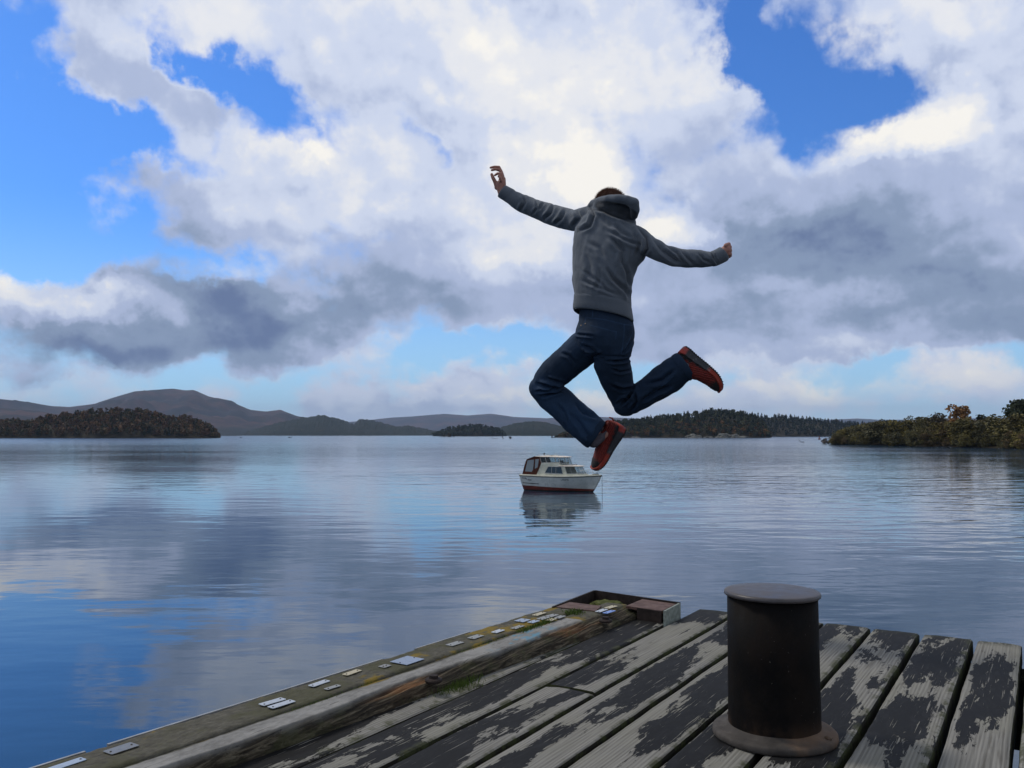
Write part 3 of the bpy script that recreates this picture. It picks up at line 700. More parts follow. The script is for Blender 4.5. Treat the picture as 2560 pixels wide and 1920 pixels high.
for k, (x, y, w, l, c_) in enumerate(plq):
    u, v = UV(x, y, .072); rt = rg.uniform(-.07, .07)+.05
    r3 = Matrix.Rotation(-rt, 3, 'Z'); bm = bmesh.new()
    cut = .004 if c_ != 'sky' else .002
    P2 = [(-w/2, -l/2+cut), (-w/2+cut, -l/2), (w/2-cut, -l/2), (w/2, -l/2+cut), (w/2, l/2-cut), (w/2-cut, l/2), (-w/2+cut, l/2), (-w/2, l/2-cut)]
    add_prism(bm, [tuple((r3 @ Vector((a*.80, b*.90, 0)))[:2]) for a, b in P2], 0, .0018)
    o = bm_obj('plaque', bm, pm[c_], pier); o.location = (u, v, .0695 if x < 1480 else .068)
    o['label'] = {'white': 'small white plaque', 'grey': 'small dull grey plaque', 'blue': 'small blue plaque', 'cream': 'small cream plaque', 'steel': 'worn dark metal plate', 'sky': 'smooth metal plate tinted with sky reflection', 'pale': 'faded pale blue plaque'}[c_]
    for s_ in (-1, 1):
        bm = bmesh.new(); add_lathe(bm, [(.0032, 0), (.0030, .0015), (.0012, .002)], 10, (0, s_*(l/2-.016), .0018)); bm_obj('screw', bm, screw_m, o)
# rusted bolt heads sunk in the kerb
rust_m = Mat('rusted_steel', .7, .4, .3); q1 = rust_m.noise(rust_m.map(rust_m.obj, (18, 18, 18)), 1., 5, .65)
rust_m.set('Base Color', rust_m.ramp(q1, [(.3, (.055, .028, .022)), (.5, (.12, .068, .055)), (.7, (.17, .11, .095))])); rust_m.bump(q1, .003); rust_m = rust_m.m
dark_m = plain('dark_rusted_steel', (.028, .020, .018), .8, .3, .2, var=.4, vs=25, bump=.002, bs=60)
for x, y in ((1084, 1693), (1514, 1546)):
    u, v = UV(x, y, .06); bm = bmesh.new(); add_lathe(bm, [(.032, 0), (.034, .008), (.030, .013), (.018, .015), (.017, .026), (.001, .027)], 20)
    bm_obj('bolt', bm, dark_m, pier, sm=False).location = (u, v, .042)
# steel shoe round the outer corner
gp = plain('faded_green_paint', (.24, .27, .24), .7, .3, .0, var=.3, vs=30, bump=.001, bs=90)
fr = empty('corner_frame'); fr.parent = pier
A_, B_, C_, D_ = (-2.297, 4.13), (-2.322, 4.69), (-1.742, 4.598), (-1.733, 4.345)
def wall(bm, p, q, th_, z0, z1):
    d = Vector((q[0]-p[0], q[1]-p[1])).normalized(); n_ = Vector((d.y, -d.x))*th_
    add_prism(bm, [p, q, (q[0]+n_.x, q[1]+n_.y), (p[0]+n_.x, p[1]+n_.y)], z0, z1)
bm = bmesh.new(); wall(bm, A_, B_, .011, -.45, .072); wall(bm, (B_[0]+.013, B_[1]), C_, .011, -.45, .0735); bm_obj('side_plate', bm, dark_m, fr)
bm = bmesh.new(); wall(bm, C_, D_, .010, -.45, .070); bm_obj('side_plate', bm, gp, fr)
bm = bmesh.new(); add_prism(bm, [(-2.283, 4.148), (-2.055, 4.170), (-2.085, 4.305), (-2.286, 4.312)], .052, .0675); bm_obj('cover_plate', bm, rust_m, fr)
bm = bmesh.new(); add_prism(bm, [(-1.975, 4.385), (-1.757, 4.362), (-1.760, 4.578), (-1.975, 4.612)], .052, .066); bm_obj('cover_plate', bm, rust_m, fr)
bm = bmesh.new(); add_prism(bm, [(-1.906, 4.372), (-1.757, 4.352), (-1.757, 4.360), (-1.906, 4.381)], -.03, .064); bm_obj('end_plate', bm, dark_m, fr)
bm = bmesh.new(); bmesh.ops.create_icosphere(bm, subdivisions=5, radius=1)
for v_ in bm.verts:
    p = v_.co; n_ = NV(p.x*3, p.y*3, p.z*3)*.16+NV(p.x*11, p.y*11, p.z*11)*.09
    z = max(-1, min(.85, p.z*1.4)); v_.co = Vector((p.x*.098*(1+n_), p.y*.105*(1+n_), .03+z*.034+n_*.03))
bm_obj('mossy_pile_head', bm, moss_m, pier, sm=True).location = (-2.128, 4.47, -.005)
# what carries the deck: bearers and piles down into the lake
bear_m = plain('dark_bearer_timber', (.035, .031, .024), .95, .1, var=.4, vs=6, bump=.004, bs=30)
for v in (-1.2, .3, 1.75, 3.2, 4.62):
    bm = bmesh.new(); add_box(bm, (.02, v, -.245), (4.05, .24, .31)); bm_obj('bearer', bm, bear_m, pier, bevel=.01)
for u, v in ((-2.13, 4.47), (-.6, 4.62), (1.2, 4.62), (-2.2, 1.75), (-.6, 1.75), (1.2, 1.75), (-2.3, -1.2), (1.2, -1.2)):
    top_ = -.04 if (u, v) == (-2.13, 4.47) else -.40
    bm = bmesh.new(); add_tube(bm, [(u, v, top_), (u, v, -2.), (u, v, -6)], [.13, .135, .14], 20); bm_obj('pile', bm, bear_m, pier, sm=True)
# ------------------------------------------------------------------ bollard
m = Mat('black_bollard_paint', .8, .10)
q1 = m.noise(m.map(m.obj, (9, 9, 6)), 1., 6, .65); q2 = m.noise(m.map(m.obj, (70, 70, 70)), 1., 3, .7); z_ = m.xyz(m.obj)[2]
c = m.mix(m.step(q1, .4, .65), (.0045, .0042, .0045), (.011, .0085, .0075))
c = m.mix(m.math('MULTIPLY', m.step(z_, .10, .0, 0, 1), m.step(q1, .35, .6)), c, (.055, .034, .022))
c = m.mix(m.step(m.math('ADD', q2, m.math('MULTIPLY', q1, .3)), .86, .90), c, (.13, .12, .10))
m.set('Base Color', c); m.set('Roughness', m.step(q1, .3, .7, .6, .85)); m.bump(m.math('MULTIPLY_ADD', q2, .4, q1), .002); boll_m = m.m
m = Mat('worn_bollard_top', .36, .5); q1 = m.noise(m.map(m.obj, (14, 14, 14)), 1., 6, .6)
m.set('Base Color', m.mix(m.step(q1, .35, .65), (.036, .033, .038), (.072, .064, .068))); m.set('Roughness', m.step(q1, .3, .7, .32, .5)); m.bump(q1, .002); btop_m = m.m
m = Mat('rusty_flange', .8, .4); q1 = m.noise(m.map(m.obj, (12, 12, 12)), 1., 6, .65); q2 = m.noise(m.map(m.obj, (5, 5, 5), loc=(1.2, .3, 0)), 1., 4, .6)
c = m.ramp(q1, [(.3, (.024, .021, .019)), (.55, (.052, .045, .040)), (.75, (.095, .082, .072))])
c = m.mix(m.step(m.math('MULTIPLY_ADD', m.xyz(m.obj)[0], 1.6, q2), .56, .80, 0, .65), c, (.15, .088, .048))
m.set('Base Color', c); m.bump(q1, .004); flange_m = m.m
BX, BY = .873, 2.925
BH = at(1928, 1478, BY).z - DECK_Z
bol = empty('bollard', (BX, BY, DECK_Z+.003)); tag(bol, 'black round steel mooring bollard with rusty flange standing on the pier planks', 'bollard')
bm = bmesh.new(); add_lathe(bm, [(.151, .0), (.1490, .03), (.1475, .25), (.1465, BH-.0165)], 96); bm_obj('body', bm, boll_m, bol, sm=True)
bm = bmesh.new(); add_lathe(bm, [(.147, BH-.0165), (.1535, BH-.016), (.1562, BH-.0135), (.1566, BH-.009), (.1550, BH-.0035), (.1515, BH-.001), (.140, BH+.0), (.08, BH+.003), (.0, BH+.004)], 96); bm_obj('top_plate', bm, btop_m, bol, sm=True)
bm = bmesh.new(); add_lathe(bm, [(.140, .0), (.199, .0), (.2015, .006), (.200, .018), (.194, .0235), (.178, .026), (.160, .030), (.153, .038), (.146, .040)], 96)
for v_ in bm.verts:
    v_.co.z += NV(v_.co.x*12, v_.co.y*12, 0)*.002*(v_.co.z > .004)
bm_obj('base_flange', bm, flange_m, bol, sm=True)
for a in (-38, 128):
    bm = bmesh.new(); add_lathe(bm, [(.013, .0), (.013, .006), (.008, .009), (.0, .010)], 6, (math.cos(R(a))*.178, math.sin(R(a))*.178, .024)); bm_obj('bolt', bm, flange_m, bol)
# ------------------------------------------------------------------ cabin cruiser at its mooring
L_ = 6.86
bp = at(1301, 1221, 62.6)
boat = empty('cabin_cruiser', (bp.x+.42, 63.4, 0), R(-29)); boat.scale = (.872, 1, 1)
tag(boat, 'small white cabin cruiser with brown canvas canopy moored beneath the jumping man', 'boat')
bm_white = Mat('boat_white', .35, .5); zz = bm_white.xyz(bm_white.obj); nn = bm_white.noise(bm_white.map(bm_white.obj, (1.5, 1.5, 3)), 1., 5, .6)
wcol = bm_white.mix(bm_white.step(nn, .35, .7), (.74, .75, .71), (.58, .60, .57))
red = bm_white.mix(bm_white.step(nn, .4, .6), (.27, .055, .035), (.17, .045, .035))
line = bm_white.math('MULTIPLY_ADD', zz[0], -.030, .37)
dd = bm_white.math('SUBTRACT', line, zz[2])
c = bm_white.mix(bm_white.step(dd, -.004, .004), wcol, red)
c = bm_white.mix(bm_white.step(zz[2], .10, .03), c, (.035, .028, .022))
streak = bm_white.noise(bm_white.map(bm_white.obj, (9, 9, .7)), 1., 3, .6)
c = bm_white.mix(bm_white.step(streak, .55, .75, 0, .35), c, (.25, .24, .19))
bm_white.set('Base Color', c); hull_m = bm_white.m
cab_m = Mat('cabin_cream', .4, .5); nn = cab_m.noise(cab_m.map(cab_m.obj, (2, 2, 3)), 1., 5, .6)
cab_m.set('Base Color', cab_m.mix(cab_m.step(nn, .35, .7), (.68, .67, .56), (.50, .50, .40))); cab_m = cab_m.m
roof_m = plain('weathered_roof', (.72, .64, .55), .5, .4, var=.16, vs=2.5)
rub_m = plain('dark_rub_rail', (.020, .024, .026), .6, .4)
canvas_m = Mat('brown_canvas', .9, .15); nn = canvas_m.noise(canvas_m.map(canvas_m.obj, (4, 4, 4)), 1., 5, .6)
canvas_m.set('Base Color', canvas_m.mix(canvas_m.step(nn, .35, .7), (.105, .036, .024), (.055, .024, .020))); canvas_m.bump(nn, .02); canvas_m = canvas_m.m
def glass_mat(name, tintc, opac, rough=.03):
    m = Mat(name, rough, .6); m.set('Base Color', tintc)
    tr = m.N('ShaderNodeBsdfTransparent'); tr.inputs[0].default_value = (.80, .86, .88, 1); mx = m.N('ShaderNodeMixShader'); mx.inputs[0].default_value = opac
    m.t.links.new(tr.outputs[0], mx.inputs[1]); m.t.links.new(m.p.outputs[0], mx.inputs[2]); m.t.links.new(mx.outputs[0], m.o.inputs[0]); return m.m
dglass = glass_mat('dark_window_glass', (.012, .020, .032), .93, .05)
cglass = glass_mat('clear_window_glass', (.15, .19, .21), .28, .04)
vinyl = glass_mat('milky_vinyl', (.36, .42, .46), .62, .2)
chrome = plain('steel_rail', (.45, .46, .46), .35, .5, .8)
black_p = plain('black_lettering', (.012, .014, .02), .5, .4, var=.02)
wood_b = plain('brown_wood', (.12, .05, .03), .6, .3, var=.2)
ZK = -.42
def sheer(t): return 1.06-.04*math.sin(math.pi*min(1, t*1.15))+.10*max(0, t-.6)**1.5*2
def hull_pt(t, s, side=-1):
    """t 0..1 transom to stem, s 0..1 keel to sheer"""
    zs = sheer(t); z = ZK+(zs-ZK)*s
    f = max(0., min(1., z/zs))
    xb = L_-.70*(1-f)**1.25-(.55*(-z/.42) if z < 0 else 0); xs_ = .0+.24*(1-f)
    x = xs_+t*(xb-xs_)
    Bs = 1.16*(.90+.10*math.sin(math.pi*min(1, t/.62*.5+.0)))*(1-max(0., (t-.50)/.50)**2.5)
    e = .30+1.05*max(0, t-.35)**1.4*1.6
    return Vector((x, side*Bs*(s**e)*(1 if s > 0 else 0), z))
nt, ns = 44, 16
bm = bmesh.new(); grid = {}
for sd_ in (-1, 1):
    for i in range(nt+1):
        for j in range(ns+1): grid[sd_, i, j] = bm.verts.new(hull_pt(i/nt, j/ns, sd_))
for sd_ in (-1, 1):
    for i in range(nt):
        for j in range(ns): bm.faces.new([grid[sd_, i, j], grid[sd_, i+1, j], grid[sd_, i+1, j+1], grid[sd_, i, j+1]])
for j in range(ns): bm.faces.new([grid[-1, 0, j], grid[-1, 0, j+1], grid[1, 0, j+1], grid[1, 0, j]])
bmesh.ops.remove_doubles(bm, verts=bm.verts, dist=.002)
o = bm_obj('hull', bm, hull_m, boat, sm=True)
# deck lip above the rub rail
bm = bmesh.new(); rows = []
for i in range(nt+1):
    p = hull_pt(i/nt, 1, -1); yo = p.y*.985
    rows.append([bm.verts.new(q) for q in ((p.x, yo, p.z+.01), (p.x-.01, yo*.985, p.z+.085), (min(p.x, L_-.12), yo*.90, p.z+.10), (min(p.x, L_-.12), yo*.5, p.z+.115), (min(p.x, L_-.12), -yo*.5, p.z+.115), (min(p.x, L_-.12), -yo*.90, p.z+.10), (p.x-.01, -yo*.985, p.z+.085), (p.x, -yo, p.z+.01))])
for i in range(nt):
    for k in range(7): bm.faces.new((rows[i][k], rows[i+1][k], rows[i+1][k+1], rows[i][k+1]))
bm.faces.new(rows[0])
bm_obj('deck', bm, cab_m, boat, sm=False)
bm = bmesh.new()
for sd_ in (-1, 1): add_tube(bm, [hull_pt(i/nt, 1, sd_)+Vector((0, sd_*.008, -.005)) for i in range(nt+1)], .027, 8)
add_tube(bm, [hull_pt(0, 1, -1), hull_pt(0, 1, 1)], .026, 8)
bm_obj('rub_rail', bm, rub_m, boat, sm=True)
# cabin sides: one wall per side from deck to coaming with its windows
CW = .86
side = [(1.50, 1.12), (1.90, 1.98), (3.55, 2.02), (3.62, 1.86), (4.02, 1.80), (4.30, 1.14)]
def slab(bm, poly, y0, y1):
    """polygon in x,z given a thickness in y; leans inward with height"""
    ln = lambda z: (z-1.12)*.10
    a = [bm.verts.new((x, y0*(1-ln(z)), z)) for x, z in poly]; b = [bm.verts.new((x, y1*(1-ln(z)), z)) for x, z in poly]
    n = len(poly); bm.faces.new(a); bm.faces.new(b[::-1])
    for i in range(n): bm.faces.new((a[i], b[i], b[(i+1) % n], a[(i+1) % n]))
cabin = empty('cabin'); cabin.parent = boat
for sd_ in (-1, 1):
    bm = bmesh.new(); slab(bm, side, sd_*CW, sd_*(CW-.05)); bm_obj('cabin_side', bm, cab_m, cabin)
    w = empty('cabin_window'); w.parent = boat
    for px in ([(2.30, 1.30), (2.56, 1.72), (2.86, 1.72), (2.86, 1.28)], [(2.90, 1.28), (2.90, 1.72), (3.25, 1.72), (3.25, 1.27)], [(3.29, 1.27), (3.29, 1.72), (3.72, 1.715), (3.88, 1.26)]):
        bm = bmesh.new(); slab(bm, px, sd_*(CW+.006), sd_*(CW-.02)); bm_obj('pane', bm, dglass, w)
    bm = bmesh.new(); out = [(2.26, 1.26), (2.54, 1.75), (3.74, 1.745), (3.93, 1.23)]
    ln = lambda z: (z-1.12)*.10
    add_tube(bm, [(x, sd_*(CW+.008)*(1-ln(z)), z) for x, z in out+out[:1]], .018, 6)
    for x in (2.88, 3.27): add_tube(bm, [(x, sd_*(CW+.008)*(1-ln(z)), z) for z in (1.27, 1.73)], .014, 6)
    bm_obj('frame', bm, chrome, w)
bm = bmesh.new(); slab(bm, [(1.92, 1.965), (3.54, 2.005), (3.60, 1.86), (1.88, 1.86)], -.78, .78); bm_obj('wheelhouse_coaming', bm, cab_m, cabin)
bm = bmesh.new(); slab(bm, [(1.52, 1.12), (1.56, 1.13), (1.94, 1.94), (1.90, 1.94)], -.80, .80); bm_obj('aft_bulkhead', bm, wood_b, cabin)
# fore cabin: wrap-round glazing under its own roof
lo = [(4.22, -.84), (5.38, -.36), (5.38, .36), (4.22, .84)]; hi = [(4.00, -.78), (5.02, -.33), (5.02, .33), (4.00, .78)]
bm = bmesh.new(); add_prism(bm, [(4.10, -.87, 1.25), (4.30, -.87, 1.25), (5.50, -.38, 1.25), (5.50, .38, 1.25), (4.30, .87, 1.25), (4.10, .87, 1.25)], 1.08, 1.25); bm_obj('fore_cabin_base', bm, cab_m, cabin, bevel=.015)
ws = empty('windscreen'); ws.parent = boat
bm = bmesh.new()
for k in range(4): add_tube(bm, [(*lo[k], 1.24), (*hi[k], 1.76)], .020, 6)
for pts_ in (lo, hi):
    z = 1.25 if pts_ is lo else 1.75
    add_tube(bm, [(*p, z) for p in pts_], .018, 6)
for f_ in (.36, .70):
    a = Vector((*lo[0], 1.25)).lerp(Vector((*lo[1], 1.25)), f_); b = Vector((*hi[0], 1.75)).lerp(Vector((*hi[1], 1.75)), f_); add_tube(bm, [a, b], .012, 6)
    a = Vector((*lo[3], 1.25)).lerp(Vector((*lo[2], 1.25)), f_); b = Vector((*hi[3], 1.75)).lerp(Vector((*hi[2], 1.75)), f_); add_tube(bm, [a, b], .012, 6)
add_tube(bm, [(5.38, 0, 1.25), (5.02, 0, 1.75)], .014, 6)
bm_obj('frame', bm, chrome, ws)
for k in range(3):
    bm = bmesh.new(); bm.faces.new([bm.verts.new(q) for q in ((*lo[k], 1.25), (*lo[k+1], 1.25), (*hi[k+1], 1.75), (*hi[k], 1.75))]); bm_obj('pane', bm, cglass, ws)
def roof(name, outline, z, camber, th, mat):
    bm = bmesh.new(); n = len(outline); cx = sum(p[0] for p in outline)/n
    R_ = []
    for f_, zf in ((1, 0), (1.0, th*.7), (.96, th), (.6, th+camber*.7), (.3, th+camber*.95)):
        R_.append([bm.verts.new((cx+(p[0]-cx)*f_, p[1]*f_, z+zf+ (p[0]-cx)*-.01)) for p in outline])
    for a, b in zip(R_, R_[1:]):
        for k in range(n): bm.faces.new((a[k], a[(k+1) % n], b[(k+1) % n], b[k]))
    bm.faces.new(R_[0][::-1]); bm.faces.new(R_[-1]); return bm_obj(name, bm, mat, boat, sm=False)
roof('fore_cabin_roof', [(3.50, -.86), (4.10, -.86), (5.20, -.38), (5.24, 0), (5.20, .38), (4.10, .86), (3.50, .86)], 1.762, .05, .05, roof_m)
wr = roof('wheelhouse_roof', [(1.25, -.70), (1.6, -.76), (3.55, -.76), (3.98, -.55), (4.02, 0), (3.98, .55), (3.55, .76), (1.6, .76), (1.25, .70)], 2.40, .055, .05, roof_m)
# wheelhouse glazing
wg = empty('wheelhouse_window'); wg.parent = boat
bm = bmesh.new()
for sd_ in (-1, 1):
    for xb, xt in ((1.92, 1.72), (2.40, 2.22), (3.25, 3.15), (3.60, 3.45)): add_tube(bm, [(xb, sd_*.77, 1.97), (xt, sd_*.72, 2.41)], .020, 6)
    add_tube(bm, [(4.02, sd_*.48, 1.86), (3.85, sd_*.45, 2.41)], .016, 6)
    add_tube(bm, [(1.92, sd_*.77, 2.0), (3.60, sd_*.77, 2.02), (4.06, sd_*.48, 1.88)], .014, 6)
bm_obj('frame', bm, chrome, wg)
for sd_ in (-1, 1):
    for q in ([(1.92, .77, 1.97), (2.40, .77, 1.98), (2.22, .72, 2.41), (1.72, .72, 2.41)], [(2.40, .77, 1.98), (3.25, .77, 2.0), (3.15, .72, 2.41), (2.22, .72, 2.41)], [(3.25, .77, 2.), (3.60, .77, 2.0), (3.45, .72, 2.41), (3.15, .72, 2.41)], [(3.60, .77, 2.0), (4.04, .48, 1.87), (3.85, .45, 2.41), (3.45, .72, 2.41)]):
        bm = bmesh.new(); bm.faces.new([bm.verts.new((x, sd_*y, z)) for x, y, z in q]); bm_obj('pane', bm, cglass, wg)
bm = bmesh.new(); bm.faces.new([bm.verts.new(q) for q in ((4.04, -.48, 1.87), (4.04, .48, 1.87), (3.85, .45, 2.41), (3.85, -.45, 2.41))]); bm_obj('pane', bm, cglass, wg)
bm = bmesh.new(); add_box(bm, (3.5, -.35, 2.06), (.22, .32, .22)); bm_obj('helm_console', bm, rub_m, boat, bevel=.02)
bm = bmesh.new(); add_tube(bm, [(3.30+.03*math.sin(a), -.35+.16*math.cos(a), 2.16+.15*math.sin(a)) for a in np.linspace(0, 2*math.pi, 17)], .014, 6, cap=False); bm_obj('steering_wheel', bm, rub_m, boat)
# canvas canopy with clear panels
cn = empty('canopy'); cn.parent = boat
cv = [(.20, 1.14), (.34, 1.70), (.52, 2.18), (.62, 2.24), (1.30, 2.43), (1.74, 2.42), (1.90, 1.98), (1.72, 1.55), (1.50, 1.14)]
for sd_ in (-1, 1):
    bm = bmesh.new(); slab(bm, cv, sd_*.885, sd_*.865); bm_obj('side_cloth', bm, canvas_m, cn)
    for q in ([(.44, 1.36), (.64, 2.16), (1.24, 2.22), (1.18, 1.50), (1.06, 1.34)], [(1.34, 1.56), (1.36, 2.24), (1.70, 2.26), (1.58, 1.66)]):
        bm = bmesh.new(); slab(bm, q, sd_*.893, sd_*.858); bm_obj('clear_panel', bm, vinyl, cn)
    bm = bmesh.new()
    for q in ([(1.28, 1.16), (1.30, 2.40)], [(.56, 2.22), (1.30, 2.42), (1.74, 2.42)], [(.22, 1.16), (.54, 2.2)]):
        add_tube(bm, [(x, sd_*.89*(1-(z-1.12)*.10), z) for x, z in q], .018, 6)
    bm_obj('seam', bm, canvas_m, cn)
bm = bmesh.new(); pr = [(.20, 1.14), (.34, 1.70), (.52, 2.18), (.62, 2.25), (1.30, 2.45)]
for (xa, za), (xb, zb) in zip(pr, pr[1:]):
    ya, yb = .885*(1-(za-1.12)*.1), .885*(1-(zb-1.12)*.1)
    q = [bm.verts.new(p) for p in ((xa, -ya, za), (xa, ya, za), (xb, yb, zb), (xb, -yb, zb))]; bm.faces.new(q)
bmesh.ops.remove_doubles(bm, verts=bm.verts, dist=.001); bmesh.ops.solidify(bm, geom=bm.faces[:], thickness=.012); bm_obj('top_cloth', bm, canvas_m, cn)
bm = bmesh.new(); bm.faces.new([bm.verts.new(q) for q in ((.235, -.6, 1.42), (.235, .6, 1.42), (.43, .6, 2.02), (.43, -.6, 2.02))]); bm_obj('clear_panel', bm, vinyl, cn)
# deck gear
bm = bmesh.new(); add_lathe(bm, [(.02, 0), (.02, .06), (.07, .07), (.075, .14), (.05, .17), (.0, .18)], 12, (1.78, -.1, 2.50)); bm_obj('search_light', bm, rub_m, boat, sm=True)
bm = bmesh.new(); add_tube(bm, [(2.75, -.3, 2.50), (3.05, -.3, 2.72)], .014, 6); add_tube(bm, [(2.6, -.4, 2.52), (3.35, -.4, 2.60)], .010, 6); add_box(bm, (2.62, -.35, 2.52), (.16, .1, .06)); bm_obj('aerial', bm, chrome, boat)
bm = bmesh.new(); add_tube(bm, [(1.35, -.35, 2.50), (1.40, -.35, 2.58), (2.35, -.35, 2.60), (2.40, -.35, 2.52)], .012, 6); add_tube(bm, [(2.1, -.55, 2.49), (2.15, -.55, 2.53), (3.3, -.55, 2.53), (3.35, -.5, 2.48)], .012, 6); bm_obj('roof_rail', bm, chrome, boat)
bm = bmesh.new(); add_tube(bm, [(3.7, -.62, 1.84), (3.75, -.62, 1.90), (4.55, -.45, 1.90), (4.6, -.45, 1.84)], .012, 6); add_box(bm, (4.5, 0, 1.88), (.35, .3, .07)); bm_obj('roof_rail', bm, chrome, boat)
bm = bmesh.new()
rail = [(5.2, -.62, 1.18), (5.25, -.60, 1.48), (5.9, -.36, 1.56), (6.55, -.05, 1.60), (6.55, .05, 1.60), (5.9, .36, 1.56), (5.25, .60, 1.48), (5.2, .62, 1.18)]
add_tube(bm, rail, .013, 6)
for p in ((5.9, -.36), (5.9, .36), (6.5, -.05), (6.5, .05)): add_tube(bm, [(p[0], p[1], 1.18), (p[0], p[1], 1.57)], .011, 6)
bm_obj('bow_rail', bm, chrome, boat, sm=True)
bm = bmesh.new(); add_box(bm, (6.45, 0, 1.23), (.30, .16, .07)); add_box(bm, (6.2, .0, 1.24), (.10, .3, .05)); add_tube(bm, [(6.6, 0, 1.16), (6.93, 0, 1.14)], .035, 8); bm_obj('bow_fitting', bm, rub_m, boat)
bm = bmesh.new(); r9 = random.Random(2)
for k in range(46):
    z = 1.10-k*.062; rr_ = .022
    pts_ = [Vector((math.cos(a)*rr_*(1 if k % 2 else .35), math.sin(a)*rr_*(.35 if k % 2 else 1), math.sin(a*1)*0)) for a in (0, 1.57, 3.14, 4.71)]
    a = k*1.57
    loop = [(6.92+(math.cos(q)*.020)*(1 if k % 2 else .25), (math.cos(q)*.020)*(.25 if k % 2 else 1), z+math.sin(q)*.040) for q in np.linspace(0, 2*math.pi, 9)]
    add_tube(bm, loop, .0075, 5, cap=False)
bm_obj('mooring_chain', bm, rub_m, boat)
# marks and lettering that follow the topside
def on_hull(x, z, pr_=.006):
    best = None
    lo_, hi_ = 0., 1.
    zs = 1.05
    for _ in range(24):
        t = (lo_+hi_)/2; s_ = (z-ZK)/(sheer(t)-ZK); p = hull_pt(t, s_, -1)
        if p.x < x: lo_ = t
        else: hi_ = t
    return Vector((x, p.y-pr_, z))
def hull_text(txt, x, z, h_, shear=.2):
    cu = bpy.data.curves.new('lettering', 'FONT'); cu.body = txt; cu.size = h_*1.4; cu.shear = shear; cu.resolution_u = 3
    tmp = bpy.data.objects.new('tmp', cu); C.objects.link(tmp); dg = bpy.context.evaluated_depsgraph_get(); dg.update()
    me = bpy.data.meshes.new_from_object(tmp.evaluated_get(dg)); bpy.data.objects.remove(tmp); bpy.data.curves.remove(cu)
    for v_ in me.vertices: v_.co = on_hull(x+v_.co.x, z+v_.co.y)
    me.name = 'lettering'; me.materials.clear(); return link('lettering', me, black_p, boat)
hull_text('LARANE', 3.82, .78, .13); hull_text('TRISA', .20, .82, .12, .1)
def mark(pts_):
    bm = bmesh.new(); q = [bm.verts.new(on_hull(x, z)) for x, z in pts_]
    n = len(q)//2
    for i in range(n-1): bm.faces.new((q[i], q[i+1], q[2*n-2-i], q[2*n-1-i]))
    bm_obj('stripe', bm, black_p, boat)
mark([(.24, .565), (.7, .55), (1.2, .535), (1.78, .52), (1.78, .475), (1.2, .485), (.7, .505), (.26, .52)])
mark([(.76, .79), (.95, .785), (1.13, .78), (1.13, .735), (.95, .74), (.78, .745)])
mark([(.60, .93), (.72, .80), (.64, .80), (.56, .91)][:4])
bm = bmesh.new(); p = on_hull(3.25, .45, -.005); bmesh.ops.create_uvsphere(bm, u_segments=10, v_segments=6, radius=.025, matrix=Matrix.Translation(p)); bm_obj('outlet', bm, rub_m, boat)

# ------------------------------------------------------------------ small things out on the lake
rock_m = Mat('pale_rock', .9, .3); q1 = rock_m.noise(rock_m.map(rock_m.obj, (.5, .5, .8)), 1., 6, .65)
rock_m.set('Base Color', rock_m.ramp(q1, [(.35, (.05, .05, .045)), (.5, (.12, .12, .11)), (.7, (.20, .20, .185))])); rock_m.bump(q1, .6); rock_m = rock_m.m
drift_m = plain('wet_driftwood', (.035, .032, .030), .8, .3, var=.3, vs=4)
def rock(px, py, Y, w, h_, label, seed, name='boulder', mat=None, d=1.):
    p = at(px, py, Y); bm = bmesh.new(); bmesh.ops.create_icosphere(bm, subdivisions=4, radius=1)
    for v_ in bm.verts:
        c_ = v_.co; n_ = NV(c_.x*1.3+seed, c_.y*1.3, c_.z*1.3)*.42+NV(c_.x*4+seed, c_.y*4, c_.z*4)*.14
        v_.co = Vector((c_.x*w/2*(1+n_), c_.y*w/2*d*(1+n_), max(-.3, c_.z)*h_*.72*(1+n_)))
    o = bm_obj(name, bm, mat or rock_m, None); o.location = (p.x, Y, 0); return tag(o, label, 'rock')
dsp = 1.1573
rock(1497*dsp, 940*dsp, 1172, 22, 6.5, 'large pale boulder at the left of the rocks on the island shore', 1)
rock(1562*dsp, 938*dsp, 1176, 20, 9.5, 'tallest pale boulder on the island shore under the dark trees', 2)
rock(1588*dsp, 940*dsp, 1170, 16, 7., 'pale boulder between the tallest rock and the tip of the island', 3)
rock(1606*dsp, 943*dsp, 1165, 14, 3.2, 'low pale rock at the right tip of the wooded island', 4)
rock(1530*dsp, 944*dsp, 1160, 14, 2.2, 'low flat rock at the waterline between the island boulders', 5)
rock(1213*dsp, 942*dsp, 1172, 12, 1.8, 'low dark rock at the left tip of the wooded island', 6, mat=drift_m)
rock(1372*dsp, 943*dsp, 1165, 12, 2.0, 'small pale rock on the shore right of the red shoe', 8)
